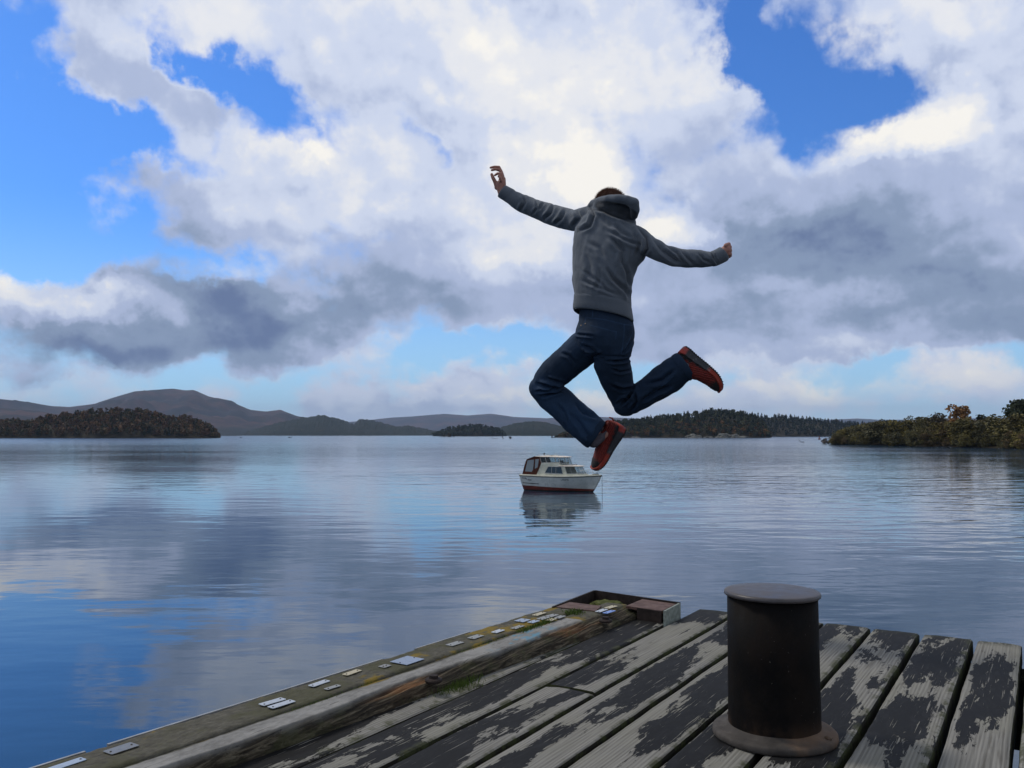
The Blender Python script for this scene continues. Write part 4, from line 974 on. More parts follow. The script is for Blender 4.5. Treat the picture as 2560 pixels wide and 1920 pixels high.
# islet with bushes
p = at(965*dsp, 942.5*dsp, 1500)
bm = bmesh.new(); bmesh.ops.create_icosphere(bm, subdivisions=3, radius=1)
for v_ in bm.verts: v_.co = Vector((v_.co.x*15*(1+.2*NV(v_.co.x*2, v_.co.y*2, 0)), v_.co.y*6, max(-.3, v_.co.z)*.8))
o = bm_obj('islet', bm, ground_m); o.location = (p.x, 1500, 0); tag(o, kind='structure')
rng = np.random.default_rng(31)
for dx, h_, cl, lb in ((4, 7.5, (.085, .050, .028), 'brown leafless bush in the middle of the tiny islet far out'), (-5, 3.5, (.045, .045, .03), 'low bush at the left end of the tiny islet far out'), (12, 5., (.04, .045, .03), 'dark bush at the right end of the tiny islet far out')):
    r_ = empty('bush', (p.x+dx, 1500, .2)); tag(r_, lb, 'bush'); q_, pk = broad_tpl(260, .07, lobes=7, wide=.8, low=.0)
    mesh_np('foliage', q_.reshape(-1, 3)*h_, np.arange(1040).reshape(-1, 4), leaf_m, r_, tint=np.tile(np.array(cl), (1040, 1)))
def branchy(name, px, Y, label, cat, paths, mat=None):
    p = at(px, 1100, Y); bm = bmesh.new()
    for pts_, r_ in paths: add_tube(bm, pts_, [r_*(1-.6*i/(len(pts_)-1)) for i in range(len(pts_))], 7)
    o = bm_obj(name, bm, mat or drift_m, None, sm=True); o.location = (p.x, Y, 0); return tag(o, label, cat)
branchy('driftwood', 1733.5*dsp, 455, 'forked dark branch sticking out of the water left of the buoy', 'driftwood', [([(-1.9, 0, 1.5), (-1.2, 0, .6), (-.4, 0, .12), (.6, 0, .1), (1.3, 0, .05)], .16), ([(.2, 0, .1), (.5, .1, .6), (.4, 0, .9)], .15), ([(-1.9, 0, 1.5), (-2.4, 0, 1.1)], .07)])
branchy('driftwood', 1069*dsp, 900, 'thin pale branch lying on the water right of the small tree covered island', 'driftwood', [([(-3.2, 0, 1.6), (-2.6, 0, .5), (-1, 0, .25), (3.5, 0, .1)], .28), ([(-3.2, 0, 1.6), (-3.0, 0, 2.1)], .3)])
branchy('tree_stump', 1087*dsp, 870, 'small dark curved stump in the water left of a round snag', 'stump', [([(-.8, 0, 2.1), (-1.2, 0, 1.4), (-.3, 0, .7), (.6, 0, .3), (.9, 0, .0)], .42), ([(-.8, 0, 2.1), (.0, 0, 2.4)], .25)])
branchy('tree_snag', 1102*dsp, 870, 'dark round headed snag standing in the water below the far wooded hill', 'snag', [([(0, 0, -.2), (0, 0, 1.0), (-.8, 0, 2.2)], .5), ([(0, 0, 1.), (.6, 0, 2.3)], .8), ([(0, 0, .8), (1.6, 0, 1.9)], .7), ([(0, 0, 1.), (-1.7, 0, 2.3)], .6), ([(-1, 0, .1), (2.6, 0, .05)], .25)])
branchy('tree_snag', 1192*dsp, 1120, 'small dark snag in the water at the left of the wooded island', 'snag', [([(0, 0, -.2), (0, 0, 2.), (-.6, 0, 4.6)], .8), ([(0, 0, 1.), (1.4, 0, 3.6)], .8), ([(0, 0, .5), (5, 0, 1.2)], .6)])
def far_boat(px, Y, l, label):
    p = at(px, 1100, Y); r_ = empty('rowing_boat', (p.x, Y, 0)); tag(r_, label, 'boat')
    bm = bmesh.new(); n = 10; rows = []
    for i in range(n+1):
        t = i/n*2-1; w = l*.17*(1-abs(t)**2.5); zt = .55+.35*t*t
        rows.append([bm.verts.new(q) for q in ((t*l/2, -w-.02, zt), (t*l/2*.9, -w*.6-.01, -.1), (t*l/2*.9, w*.6+.01, -.1), (t*l/2, w+.02, zt))])
    for a, b in zip(rows, rows[1:]):
        for k in range(3): bm.faces.new((a[k], b[k], b[k+1], a[k+1]))
    bm.faces.new(rows[0]); bm.faces.new(rows[-1][::-1]); bm_obj('hull', bm, drift_m, r_)
    bm = bmesh.new(); add_box(bm, (-l*.1, 0, .75), (l*.30, l*.16, .65)); bm_obj('cuddy', bm, drift_m, r_, bevel=.05)
far_boat(520*dsp, 1150, 2.6, 'tiny dark boat far out, the left one of two below the mountain')
far_boat(626*dsp, 1150, 5.2, 'small dark boat with low cuddy far out below the wooded hills')
p = at(1770*dsp, 1095, 720); by = empty('buoy', (p.x, 720, 0)); tag(by, 'small dark red marker buoy near the tip of the right shore', 'buoy')
bred = plain('faded_red_paint', (.16, .045, .035), .6, .4)
bm = bmesh.new(); add_lathe(bm, [(.9, -.3), (1.05, .2), (1.0, .8), (.5, 1.1), (.45, 1.2)], 16); bm_obj('float', bm, bred, by, sm=True)
bm = bmesh.new(); add_lathe(bm, [(.40, 1.2), (.34, 1.9), (.6, 2.0), (.55, 2.6), (.1, 2.8)], 14); bm_obj('topmark', bm, bred, by, sm=True)
r_ = empty('bush', (at(1783*dsp, 1100, 390).x, 390, -.1)); tag(r_, 'low pale twiggy bush standing in the water off the tip of the right shore', 'bush')
q_, pk = broad_tpl(420, .085, lobes=9, wide=1.05, low=.05)
mesh_np('foliage', q_.reshape(-1, 3)*2.6, np.arange(1680).reshape(-1, 4), leaf_m, r_, tint=np.repeat((np.array([.23, .20, .19])[None]*rng.uniform(.4, 1.4, (420, 1))), 4, 0))
bm = bmesh.new(); add_tube(bm, [(-.9, 0, 0), (.2, 0, .5), (1.8, 0, .1)], .16, 7); add_tube(bm, [(0, 0, 0), (.2, .2, 1.4)], .12, 7); bm_obj('stem', bm, drift_m, r_)
# ------------------------------------------------------------------ the jumping man
s1 = lambda x, y: (1180+.31646*x, 380+.31646*y)
s2 = lambda x, y: (1250+.28930*x, 760+.28930*y)
sL = lambda x, y: (1210+.06027*x, 400+.06027*y)
sR = lambda x, y: (1760+.06027*x, 580+.06027*y)
def ringpts(c, w, d, n=28, pw=1.0):
    out = []
    for k in range(n):
        a = 2*math.pi*k/n; ca, sa = math.cos(a), math.sin(a)
        ca = math.copysign(abs(ca)**pw, ca); sa = math.copysign(abs(sa)**pw, sa)
        out.append(c+w*ca+d*sa)
    return out
def add_rings(bm, rings, cap=True):
    R_ = [[bm.verts.new(p) for p in r] for r in rings]; n = len(R_[0])
    for a, b in zip(R_, R_[1:]):
        for k in range(n): bm.faces.new((a[k], a[(k+1) % n], b[(k+1) % n], b[k]))
    if cap: bm.faces.new(R_[0][::-1]); bm.faces.new(R_[-1])
def limb(bm, sfun, st, hd=1.0, n=24, cap=True, grow=0.):
    """st: (x, y, halfwidth, Y) along a limb, in a crop's pixels; a ring per station"""
    pts = []
    for x, y, hw, Y in st:
        a = sfun(x, y); pts.append((at(a[0], a[1], Y), hw*(sfun(1, 0)[0]-sfun(0, 0)[0])*Y/F))
    rings = []
    for i, (p, r) in enumerate(pts):
        t = pts[min(i+1, len(pts)-1)][0]-pts[max(i-1, 0)][0]
        w = Vector((t.z, 0, -t.x)).normalized(); d = w.cross(t).normalized()
        rings.append(ringpts(p, w*(r+grow), d*(r*hd+grow), n))
    add_rings(bm, rings, cap); return rings
def pairs(bm, sfun, pr, cap=True, n=32, grow=0., pw=.9, tilt=0.):
    rings = []
    for x0, y0, x1, y1, Y0, Y1, hd in pr:
        a = at(*sfun(x0, y0), Y0); b = at(*sfun(x1, y1), Y1); w = (b-a)/2; c = (a+b)/2
        up = Vector((0, 0, 1)); d = w.cross(up).normalized()+Vector((0, 0, tilt))
        rings.append(ringpts(c, w*(1+grow/w.length), d*(hd+grow), n, pw))
    add_rings(bm, rings, cap); return rings
def ball(bm, p, r, sc_=(1, 1, 1), rot=None, seg=20):
    M_ = Matrix.Translation(p) @ (rot.to_4x4() if rot else Matrix.Identity(4)) @ Matrix.Diagonal((r*sc_[0], r*sc_[1], r*sc_[2], 1))
    bmesh.ops.create_uvsphere(bm, u_segments=seg, v_segments=seg//2+2, radius=1, matrix=M_)
def chain(bm, pts, rs, seg=14):
    """round tapering limb: spheres joined by cones"""
    for i, (p, r) in enumerate(zip(pts, rs)):
        ball(bm, p, r, seg=seg)
        if i:
            q, rq = pts[i-1], rs[i-1]; d = (p-q); L__ = d.length
            rot = d.to_track_quat('Z', 'Y').to_matrix().to_4x4()
            bmesh.ops.create_cone(bm, cap_ends=True, segments=seg, radius1=rq*.995, radius2=r*.995, depth=L__, matrix=Matrix.Translation((p+q)/2) @ rot)
def remeshed(name, bm, vox, smooth_it, mat, parent):
    bmesh.ops.recalc_face_normals(bm, faces=bm.faces)
    me = bpy.data.meshes.new('t'); bm.to_mesh(me); bm.free()
    o = bpy.data.objects.new('t', me); C.objects.link(o)
    md = o.modifiers.new('r', 'REMESH'); md.mode = 'VOXEL'; md.voxel_size = vox; md.adaptivity = 0
    if smooth_it:
        sm_ = o.modifiers.new('s', 'SMOOTH'); sm_.factor = .5; sm_.iterations = smooth_it
    dg = bpy.context.evaluated_depsgraph_get(); dg.update()
    m2 = bpy.data.meshes.new_from_object(o.evaluated_get(dg)); bpy.data.objects.remove(o); bpy.data.meshes.remove(me)
    m2.name = name; m2.materials.clear(); smooth(m2)
    return link(name, m2, mat, parent)
def mesh_arrays(me):
    n = len(me.vertices); co = np.empty(n*3, np.float32); me.vertices.foreach_get('co', co)
    no = np.empty(n*3, np.float32); me.vertex_normals.foreach_get('vector', no)
    return co.reshape(-1, 3).astype(float), no.reshape(-1, 3).astype(float)
def to_px(co):
    y = co[:, 1]; z = co[:, 2]-CAM_Z
    cf = y*math.cos(PITCH)+z*math.sin(PITCH); cu = -y*math.sin(PITCH)+z*math.cos(PITCH)
    return np.stack([1280+F*co[:, 0]/cf, 960-F*cu/cf], 1)
def polydist(P2, poly):
    """signed distance in px to a polyline and position along it"""
    best = np.full(len(P2), 1e9); sg = np.ones(len(P2)); tt = np.zeros(len(P2)); n = len(poly)-1
    for i in range(n):
        a = np.array(poly[i], float); b = np.array(poly[i+1], float); ab = b-a; L2 = (ab**2).sum()
        t = np.clip(((P2-a)@ab)/L2, 0, 1); q = a+t[:, None]*ab; dv = P2-q; d = np.sqrt((dv**2).sum(1))
        s_ = np.sign(ab[0]*dv[:, 1]-ab[1]*dv[:, 0]); k = d < best
        best[k] = d[k]; sg[k] = s_[k]; tt[k] = (i+t[k])/n
    return best*sg, tt, best
def folds(me, sfun, flist, scale=1.0, noise_amp=.002, nsc=(7, 7, 7), seed=0., face=-1):
    co, no = mesh_arrays(me); P2 = to_px(co); disp = np.zeros(len(co))
    front = np.clip(-no[:, 1]*1.6+.25, 0, 1)
    for f_ in flist:
        poly = [sfun(*p) for p in f_[0]]; w = f_[1]; A = f_[2]
        d, t, ad = polydist(P2, poly)
        env = np.clip(np.sin(np.pi*np.clip(t, .02, .98))*1.5, 0, 1)*np.exp(-(np.maximum(0, ad-3*w)/w)**2)
        disp += A*env*front*(-np.exp(-(d/w)**2)+.75*np.exp(-((d-1.7*w)/(1.1*w))**2)+.4*np.exp(-((d+1.9*w)/(1.2*w))**2))
    if noise_amp:
        nn = np.array([mnoise.fractal(Vector((p[0]*nsc[0]+seed, p[1]*nsc[1], p[2]*nsc[2])), 1., 2., 3) for p in co]); disp += nn*noise_amp
    co = co+no*disp[:, None]*scale
    me.vertices.foreach_set('co', co.astype(np.float32).ravel()); me.update(); return co
# materials
skin = Mat('skin', .55, .4); q1 = skin.noise(skin.map(skin.obj, (30, 30, 30)), 1., 4, .6)
skin.set('Base Color', skin.mix(skin.step(q1, .35, .65), (.42, .215, .165), (.33, .150, .120))); skin.set('Subsurface Weight', .12); skin.set('Subsurface Radius', (.02, .008, .004)); skin.bump(skin.noise(skin.map(skin.obj, (220, 220, 220)), 1., 3, .6), .0012); skin_m = skin.m
m = Mat('grey_fleece', .95, .15); q1 = m.noise(m.map(m.obj, (450, 450, 450)), 1., 3, .7); q2 = m.noise(m.map(m.obj, (5, 5, 5)), 1., 4, .6)
tt_ = m.attr('tint')
m.set('Base Color', m.mix(1., m.mix(m.step(q1, .3, .7), m.mix(m.step(q2, .4, .6), (.072, .090, .118), (.090, .108, .136)), (.135, .155, .186)), tt_, 'MULTIPLY')); m.set('Sheen Weight', .25); m.set('Sheen Roughness', .5)
m.bump(q1, .0016); fleece_m = m.m
m = Mat('dark_denim', .85, .25); q1 = m.noise(m.map(m.obj, (300, 300, 700)), 1., 3, .7); q2 = m.noise(m.map(m.obj, (6, 6, 6)), 1., 4, .6)
m.set('Base Color', m.mix(1., m.mix(m.step(q1, .3, .7), m.mix(m.step(q2, .35, .65), (.0050, .0125, .030), (.0085, .021, .050)), (.017, .037, .072)), m.attr('tint'), 'MULTIPLY')); m.bump(q1, .0010); denim_m = m.m
hair_m = Mat('brown_hair', .6, .3); q1 = hair_m.noise(hair_m.map(hair_m.obj, (60, 60, 200)), 1., 3, .7); hair_m.set('Base Color', hair_m.mix(q1, (.11, .060, .042), (.27, .155, .11))); hair_m = hair_m.m

# --- body: one continuous surface; joints
sh_l, el_l, wr_l = at(*s1(905, 525), 4.70), at(*s1(600, 480), 4.88), at(*s1(262, 322), 4.965)
sh_r, el_r, wr_r = at(*s1(1345, 695), 4.50), at(*s1(1690, 840), 4.42), at(*s1(1975, 812), 4.40)
nk, hd_ = at(1552, 560, 4.60), at(1521, 532, 4.665)
hip_l, kn_l, an_l = at(1480, 855, 4.66), at(1362, 968, 4.87), at(1499, 1092, 4.86)
hip_r, kn_r, an_r = at(1532, 856, 4.57), at(1562, 1006, 4.73), at(1712, 913, 4.50)
bm = bmesh.new()
chain(bm, [at(1525, 560, 4.6), at(1530, 620, 4.6), at(1515, 700, 4.61), at(1508, 790, 4.61), at(1510, 850, 4.61)], [.070, .088, .088, .090, .098])
chain(bm, [sh_l, at(1530, 570, 4.6), sh_r], [.040, .050, .036])
chain(bm, [sh_l, at(*s1(750, 528), 4.79), el_l, at(*s1(410, 410), 4.94), wr_l], [.042, .034, .030, .027, .0245]); chain(bm, [sh_r, at(*s1(1450, 778), 4.46), at(*s1(1600, 836), 4.43), at(*s1(1800, 848), 4.41), wr_r], [.042, .034, .030, .027, .0245])
chain(bm, [hip_l, at(*s2(570, 520), 4.76), kn_l, an_l], [.060, .050, .036, .030]); chain(bm, [hip_r, at(*s2(985, 580), 4.65), at(*s2(1075, 845), 4.725), at(*s2(1370, 700), 4.59), an_r], [.060, .050, .034, .036, .030])
chain(bm, [at(1545, 590, 4.6), nk, hd_+Vector((.01, -.01, -.03))], [.05, .054, .058])
face_d = Vector((-.50, .80, .28)).normalized(); upv = (Vector((-.25, -.20, .95))).normalized(); upv = (upv-face_d*upv.dot(face_d)).normalized(); sdv = face_d.cross(upv)
hm = Matrix((sdv, face_d, upv)).transposed()
HP = lambda x, y, z: hd_+hm @ Vector((x, y, z))
ball(bm, HP(0, -.012, .012), .092, (.82, 1.06, 1.08), hm, 28); ball(bm, HP(0, .03, -.045), .062, (.92, 1., 1.05), hm); ball(bm, HP(0, .062, -.088), .026, (1.1, .9, .8), hm)
chain(bm, [HP(0, .083, .005), HP(0, .104, -.03)], [.008, .014]); chain(bm, [HP(-.018, .088, -.060), HP(.018, .088, -.060)], [.007, .007]); chain(bm, [HP(-.018, .086, -.070), HP(.018, .086, -.070)], [.007, .007])
for s_ in (-1, 1):
    chain(bm, [HP(s_*.012, .080, .026), HP(s_*.042, .070, .026)], [.010, .009]); ball(bm, HP(s_*.030, .073, .008), .0125)
    ball(bm, HP(s_*.078, -.004, -.012), .030, (.28, .62, 1.05), hm); chain(bm, [HP(s_*.084, .004, -.035), HP(s_*.086, -.014, .0), HP(s_*.084, -.006, .016)], [.006, .008, .006])
# left hand: bent fingers pointing left, thumb rising beside them
def H(sf, lst): return [at(*sf(x, y), Y) for x, y, Y in lst]
YL = 4.965
chain(bm, [wr_l]+H(sL, [(735, 1350, YL), (700, 1180, YL), (690, 1020, YL)]), [.024, .024, .026, .027])
chain(bm, H(sL, [(760, 1200, YL-.012), (800, 1000, YL-.016), (800, 790, YL-.012)]), [.018, .0165, .0145])
chain(bm, H(sL, [(640, 1180, YL+.012), (660, 960, YL+.016), (720, 760, YL+.02)]), [.018, .0165, .0135])
chain(bm, H(sL, [(545, 1130, YL+.008), (500, 960, YL+.004)]), [.017, .0135])
chain(bm, H(sL, [(790, 760, YL+.022), (715, 480, YL+.024), (620, 300, YL+.022), (430, 285, YL+.018), (275, 318, YL+.012)]), [.0115, .0100, .0092, .0082, .0070])
chain(bm, H(sL, [(800, 790, YL+.002), (745, 560, YL+.000), (660, 430, YL-.002), (480, 380, YL-.004), (325, 420, YL-.004)]), [.0120, .0102, .0094, .0084, .0072])
chain(bm, H(sL, [(800, 800, YL-.018), (745, 660, YL-.022), (690, 570, YL-.024), (560, 560, YL-.022), (455, 630, YL-.016)]), [.0112, .0100, .0092, .0078, .0066])
chain(bm, H(sL, [(700, 860, YL-.028), (660, 720, YL-.036), (625, 650, YL-.036), (600, 690, YL-.030)]), [.0095, .0082, .0074, .0060])
chain(bm, H(sL, [(545, 1130, YL+.006), (455, 900, YL+.002), (370, 735, YL-.002), (320, 600, YL-.004)]), [.0145, .0118, .0108, .0090])
# right fist
YR = 4.40
chain(bm, [wr_r]+H(sR, [(860, 800, YR), (930, 760, YR)]), [.024, .027, .028])
for k, (mx_, my_, px2, py2) in enumerate([(905, 560, 1030, 505), (950, 660, 1075, 620), (975, 780, 1085, 760), (985, 910, 1070, 915)]):
    chain(bm, H(sR, [(880+k*12, 740+k*25, YR-.004), (mx_, my_, YR-.018+.003*k), (px2, py2, YR-.008), (px2+6, py2+30, YR+.016), (px2-70, py2+45, YR+.026), (px2-120, py2+35, YR+.012)]), [.014, .0118, .0105, .0095, .0088, .0075])
chain(bm, H(sR, [(930, 860, YR+.008), (1030, 1000, YR+.010), (1085, 985, YR+.022), (1100, 880, YR+.030)]), [.0140, .0120, .0100, .0082])
# feet inside the shoes
a_l = Vector((-.53, .10, -.84)).normalized(); u_l = Vector((-.80, -.32, .50)); u_l = (u_l-a_l*u_l.dot(a_l)).normalized()
a_r = Vector((.70, -.12, -.70)).normalized(); u_r = Vector((-.70, -.10, -.68)); u_r = (u_r-a_r*u_r.dot(a_r)).normalized()
heel_l = at(1562, 1070, 4.890); heel_r = at(1711, 868, 4.515)
for hp_, a_, u_, an in ((heel_l, a_l, u_l, an_l), (heel_r, a_r, u_r, an_r)):
    chain(bm, [an, hp_+a_*.055+u_*.062, hp_+a_*.14+u_*.045, hp_+a_*.21+u_*.036], [.029, .022, .020, .016])
person = remeshed('person', bm, .0027, 3, skin_m, None)
pv = (hip_l+hip_r)/2
person.data.transform(Matrix.Translation(-pv)); person.location = pv
tag(person, 'man in grey hooded top, dark jeans and red trainers leaping with arms wide', 'person')
def dress(o, keep=False):
    """hang a piece of clothing on the person without moving it"""
    o.parent = person; o.matrix_parent_inverse = Matrix.Translation(-pv)
def paint(me, base, fn=None):
    co, no = mesh_arrays(me); t = np.ones((len(co), 4), np.float32)
    if fn is not None: t[:, :3] *= fn(co, to_px(co))[:, None]
    a = me.attributes.new('tint', 'FLOAT_COLOR', 'POINT'); a.data.foreach_set('color', t.ravel())
# --- hooded top
YA, YB = 4.69, 4.51
T_ = [(1030, 425, 1235, 520, 4.63, 4.57, .075), (960, 455, 1310, 590, 4.66, 4.54, .095), (890, 520, 1372, 680, YA, YB, .108), (828, 600, 1388, 770, YA, YB, .118), (812, 700, 1352, 850, YA, YB, .122),
      (812, 800, 1296, 905, YA, YB, .122), (808, 900, 1264, 985, YA, YB, .120), (808, 1000, 1246, 1060, YA-.01, YB+.01, .117), (816, 1100, 1241, 1140, YA-.01, YB+.01, .116), (828, 1165, 1242, 1222, YA-.01, YB+.01, .114)]
HR = [(938, 440, 32, 4.68), (962, 412, 36, 4.655), (1008, 386, 38, 4.59), (1075, 373, 35, 4.515), (1150, 370, 34, 4.475), (1225, 376, 38, 4.455), (1274, 404, 44, 4.455), (1288, 454, 37, 4.47), (1284, 508, 28, 4.505)]
bm = bmesh.new(); pairs(bm, s1, T_)
limb(bm, s1, [(1040, 560, 80, 4.64), (960, 540, 92, 4.67), (900, 527, 96, 4.70), (800, 540, 86, 4.76), (700, 521, 86, 4.82), (600, 483, 80, 4.88), (500, 447, 76, 4.91), (410, 412, 73, 4.94), (345, 378, 66, 4.955), (305, 352, 58, 4.96), (285, 340, 54, 4.963)])
limb(bm, s1, [(1260, 640, 80, 4.53), (1330, 695, 90, 4.505), (1400, 745, 84, 4.475), (1500, 800, 76, 4.45), (1600, 833, 74, 4.43), (1700, 843, 73, 4.42), (1800, 846, 67, 4.41), (1870, 848, 61, 4.405), (1905, 845, 60, 4.403), (1930, 835, 58, 4.402)])
ball(bm, at(*s1(845, 1010), 4.71), .085, (.45, .5, 1.1))
kk_ = .31646*4.5/F
chain(bm, [at(*s1(x, y), Y) for x, y, r, Y in HR], [r*kk_ for x, y, r, Y in HR], 24)
chain(bm, [at(*s1(x, y), Y) for x, y, Y in ((1005, 430, 4.61), (1085, 425, 4.565), (1175, 437, 4.545), (1238, 462, 4.535), (1252, 505, 4.54))], [56*kk_, 74*kk_, 84*kk_, 72*kk_, 50*kk_], 24)
chain(bm, [at(*s1(x, y), Y) for x, y, Y in ((960, 462, 4.65), (1000, 470, 4.62), (1100, 490, 4.58), (1200, 525, 4.55), (1262, 560, 4.545))], [36*kk_, 52*kk_, 66*kk_, 60*kk_, 34*kk_], 24)
hood_seam = [(955, 455), (1030, 462), (1110, 500), (1190, 530), (1265, 560)]
top = remeshed('hooded_top', bm, .0036, 11, fleece_m, None)
HF = [([(1060, 610), (1200, 690), (1345, 745)], 5, .010), ([(1120, 560), (1180, 640), (1300, 700)], 5, .007), ([(1090, 660), (1190, 780), (1180, 920)], 6, .009), ([(1050, 900), (1120, 1010), (1210, 1090), (1245, 1160)], 5, .010),
      ([(1180, 850), (1225, 960), (1240, 1080)], 4, .007), ([(860, 1010), (1000, 1070), (1180, 1140)], 4, .005), ([(870, 930), (980, 1010), (1080, 1100)], 4, .004), ([(1300, 580), (1375, 680), (1385, 770), (1340, 840)], 4, .008),
      ([(930, 430), (965, 500), (930, 580), (840, 630)], 4, .011), ([(900, 700), (1000, 760), (1060, 860)], 6, .005), ([(980, 480), (1060, 560), (1180, 640)], 6, .005), ([(1260, 620), (1320, 720), (1300, 830)], 5, .007),
      ([(650, 410), (620, 480), (560, 540)], 4, .008), ([(740, 450), (700, 530), (640, 580)], 4, .008), ([(820, 450), (850, 520), (790, 600)], 5, .008), ([(400, 335), (415, 400), (380, 470)], 4, .008), ([(500, 375), (520, 440), (470, 500)], 3, .005), ([(570, 395), (520, 470)], 3, .004),
      ([(1420, 670), (1500, 780), (1600, 850), (1680, 890)], 5, .008), ([(1520, 735), (1620, 800), (1680, 890)], 4, .007), ([(1640, 765), (1700, 840), (1760, 900)], 4, .005), ([(1885, 790), (1920, 850), (1950, 890)], 3, .008), ([(1780, 790), (1830, 850), (1900, 880)], 3, .005),
      (hood_seam, 4, .007), ([(900, 800), (930, 900), (920, 1010)], 6, .004), ([(1000, 900), (1010, 1000), (980, 1100)], 5, .004)]
folds(top.data, s1, HF, 1.6, .0038, (9, 9, 7), 3.)
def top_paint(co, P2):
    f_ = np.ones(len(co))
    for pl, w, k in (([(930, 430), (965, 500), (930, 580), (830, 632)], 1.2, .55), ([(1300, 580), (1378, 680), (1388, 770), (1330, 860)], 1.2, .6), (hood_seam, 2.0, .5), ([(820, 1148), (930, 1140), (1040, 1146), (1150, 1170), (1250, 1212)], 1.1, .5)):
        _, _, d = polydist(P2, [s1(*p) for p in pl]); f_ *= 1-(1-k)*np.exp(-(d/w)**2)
    # shade under the hood's rolled edge, darkened into the fleece tint
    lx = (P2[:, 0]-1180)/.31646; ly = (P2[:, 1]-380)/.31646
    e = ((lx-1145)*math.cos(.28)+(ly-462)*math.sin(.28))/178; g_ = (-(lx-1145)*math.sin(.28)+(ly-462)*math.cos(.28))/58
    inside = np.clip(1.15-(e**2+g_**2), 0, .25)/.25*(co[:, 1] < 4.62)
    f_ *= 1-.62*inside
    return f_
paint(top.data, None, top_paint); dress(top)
def band(name, rings, mat, ribs=0, th=.003, parent=None):
    """open knitted or sewn band: outer wall, rolled lip and inner wall"""
    bm = bmesh.new(); n = len(rings[0]); R_ = []
    for r in rings: R_.append([bm.verts.new(p) for p in r])
    c = sum((Vector(p) for p in rings[-1]), Vector())/n
    inner_ = [[bm.verts.new(Vector(p)+(sum((Vector(q) for q in r), Vector())/n-Vector(p)).normalized()*th) for p in r] for r in rings[::-1]]
    R_ += inner_
    for a, b in zip(R_, R_[1:]):
        for k in range(n): bm.faces.new((a[k], a[(k+1) % n], b[(k+1) % n], b[k]))
    o = bm_obj(name, bm, mat, None, sm=True); paint(o.data, None); return o
bmx = bmesh.new()
hem_pr = [(822, 1150, 1244, 1200, YA-.01, YB+.01, .116), (822, 1165, 1248, 1218, YA-.01, YB+.01, .121), (821, 1178, 1251, 1232, YA-.01, YB+.01, .1215), (819, 1190, 1254, 1246, YA-.01, YB+.01, .1195), (813, 1225, 1262, 1290, YA-.01, YB+.01, .120), (812, 1255, 1266, 1318, YA-.01, YB+.01, .119), (818, 1268, 1262, 1330, YA-.01, YB+.01, .115)]
rr = pairs(bmx, s1, hem_pr, False, 64, tilt=.20); bmx.free(); o = band('waistband', rr, fleece_m, th=.006); dress(o)
bmx = bmesh.new(); rr = limb(bmx, s1, [(312, 354, 58, 4.96), (300, 347, 60, 4.96), (275, 332, 58, 4.963), (250, 318, 57, 4.965), (238, 310, 56, 4.966), (234, 307, 52, 4.966)], 1., 40, False); bmx.free(); o = band('cuff', rr, fleece_m, th=.004); dress(o)
bmx = bmesh.new(); rr = limb(bmx, s1, [(1895, 846, 61, 4.403), (1912, 842, 63, 4.403), (1945, 828, 63, 4.402), (1975, 812, 64, 4.40), (1988, 804, 63, 4.40), (1992, 801, 58, 4.40)], 1., 40, False); bmx.free(); o = band('cuff', rr, fleece_m, th=.004); dress(o)
# --- hair
bm = bmesh.new(); rg2 = random.Random(8)
ball(bm, HP(0, -.020, .024), .097, (.84, 1.04, 1.06), hm, 32)
hair_base = remeshed('hair', bm, .004, 2, hair_m, None)
co, no = mesh_arrays(hair_base.data); bm = bmesh.new(); bm.from_mesh(hair_base.data)
bmesh.ops.delete(bm, geom=[v_ for v_ in bm.verts if (hm.transposed() @ (v_.co-hd_)).y > .055 or (hm.transposed() @ (v_.co-hd_)).z < -.035], context='VERTS')
src_ = [(v_.co.copy(), v_.normal.copy()) for v_ in bm.verts]
for k in range(9000):
    p, n_ = src_[rg2.randrange(len(src_))]
    d = (n_*.6+hm @ Vector((rg2.gauss(0, .3), -.55, .35))+Vector((rg2.gauss(0, .2), rg2.gauss(0, .2), rg2.gauss(0, .2)))).normalized()
    L__ = rg2.uniform(.010, .024); sdw = d.cross(Vector((0, 1, 0))).normalized()*.0008
    a, b, c_ = bm.verts.new(p-sdw), bm.verts.new(p+sdw), bm.verts.new(p+d*L__); bm.faces.new((a, b, c_))
me = hair_base.data; bm.to_mesh(me); bm.free(); dress(hair_base)
# --- jeans
YP0, YP1 = 4.67, 4.54
bm = bmesh.new()
pairs(bm, s2, [(712, 20, 1128, 60, YP0, YP1, .108), (706, 100, 1140, 130, YP0, YP1, .112), (702, 150, 1148, 185, YP0, YP1, .116), (672, 220, 1156, 240, YP0, YP1, .122), (660, 290, 1150, 300, YP0, YP1, .124), (690, 370, 1136, 380, YP0, YP1, .118), (760, 450, 1122, 450, YP0, YP1, .10)])
limb(bm, s2, [(860, 300, 130, 4.64), (775, 345, 150, 4.665), (680, 425, 152, 4.71), (570, 515, 146, 4.76), (470, 605, 136, 4.81), (405, 675, 130, 4.845), (380, 720, 120, 4.865)], .88)
limb(bm, s2, [(372, 690, 112, 4.865), (385, 735, 128, 4.872), (450, 795, 134, 4.87), (530, 865, 134, 4.868), (610, 940, 136, 4.865), (690, 1012, 138, 4.86), (765, 1080, 138, 4.86), (800, 1108, 136, 4.86)], .85)
ball(bm, at(*s2(370, 730), 4.865), 123*.2893*4.865/F, (1, .95, 1))
limb(bm, s2, [(985, 330, 150, 4.57), (975, 420, 160, 4.59), (968, 510, 163, 4.62), (1005, 630, 148, 4.66), (1035, 720, 130, 4.69), (1062, 800, 116, 4.72), (1078, 850, 112, 4.73)], .9)
ball(bm, at(*s2(1082, 862), 4.725), 108*.2893*4.725/F, (1, .95, 1))
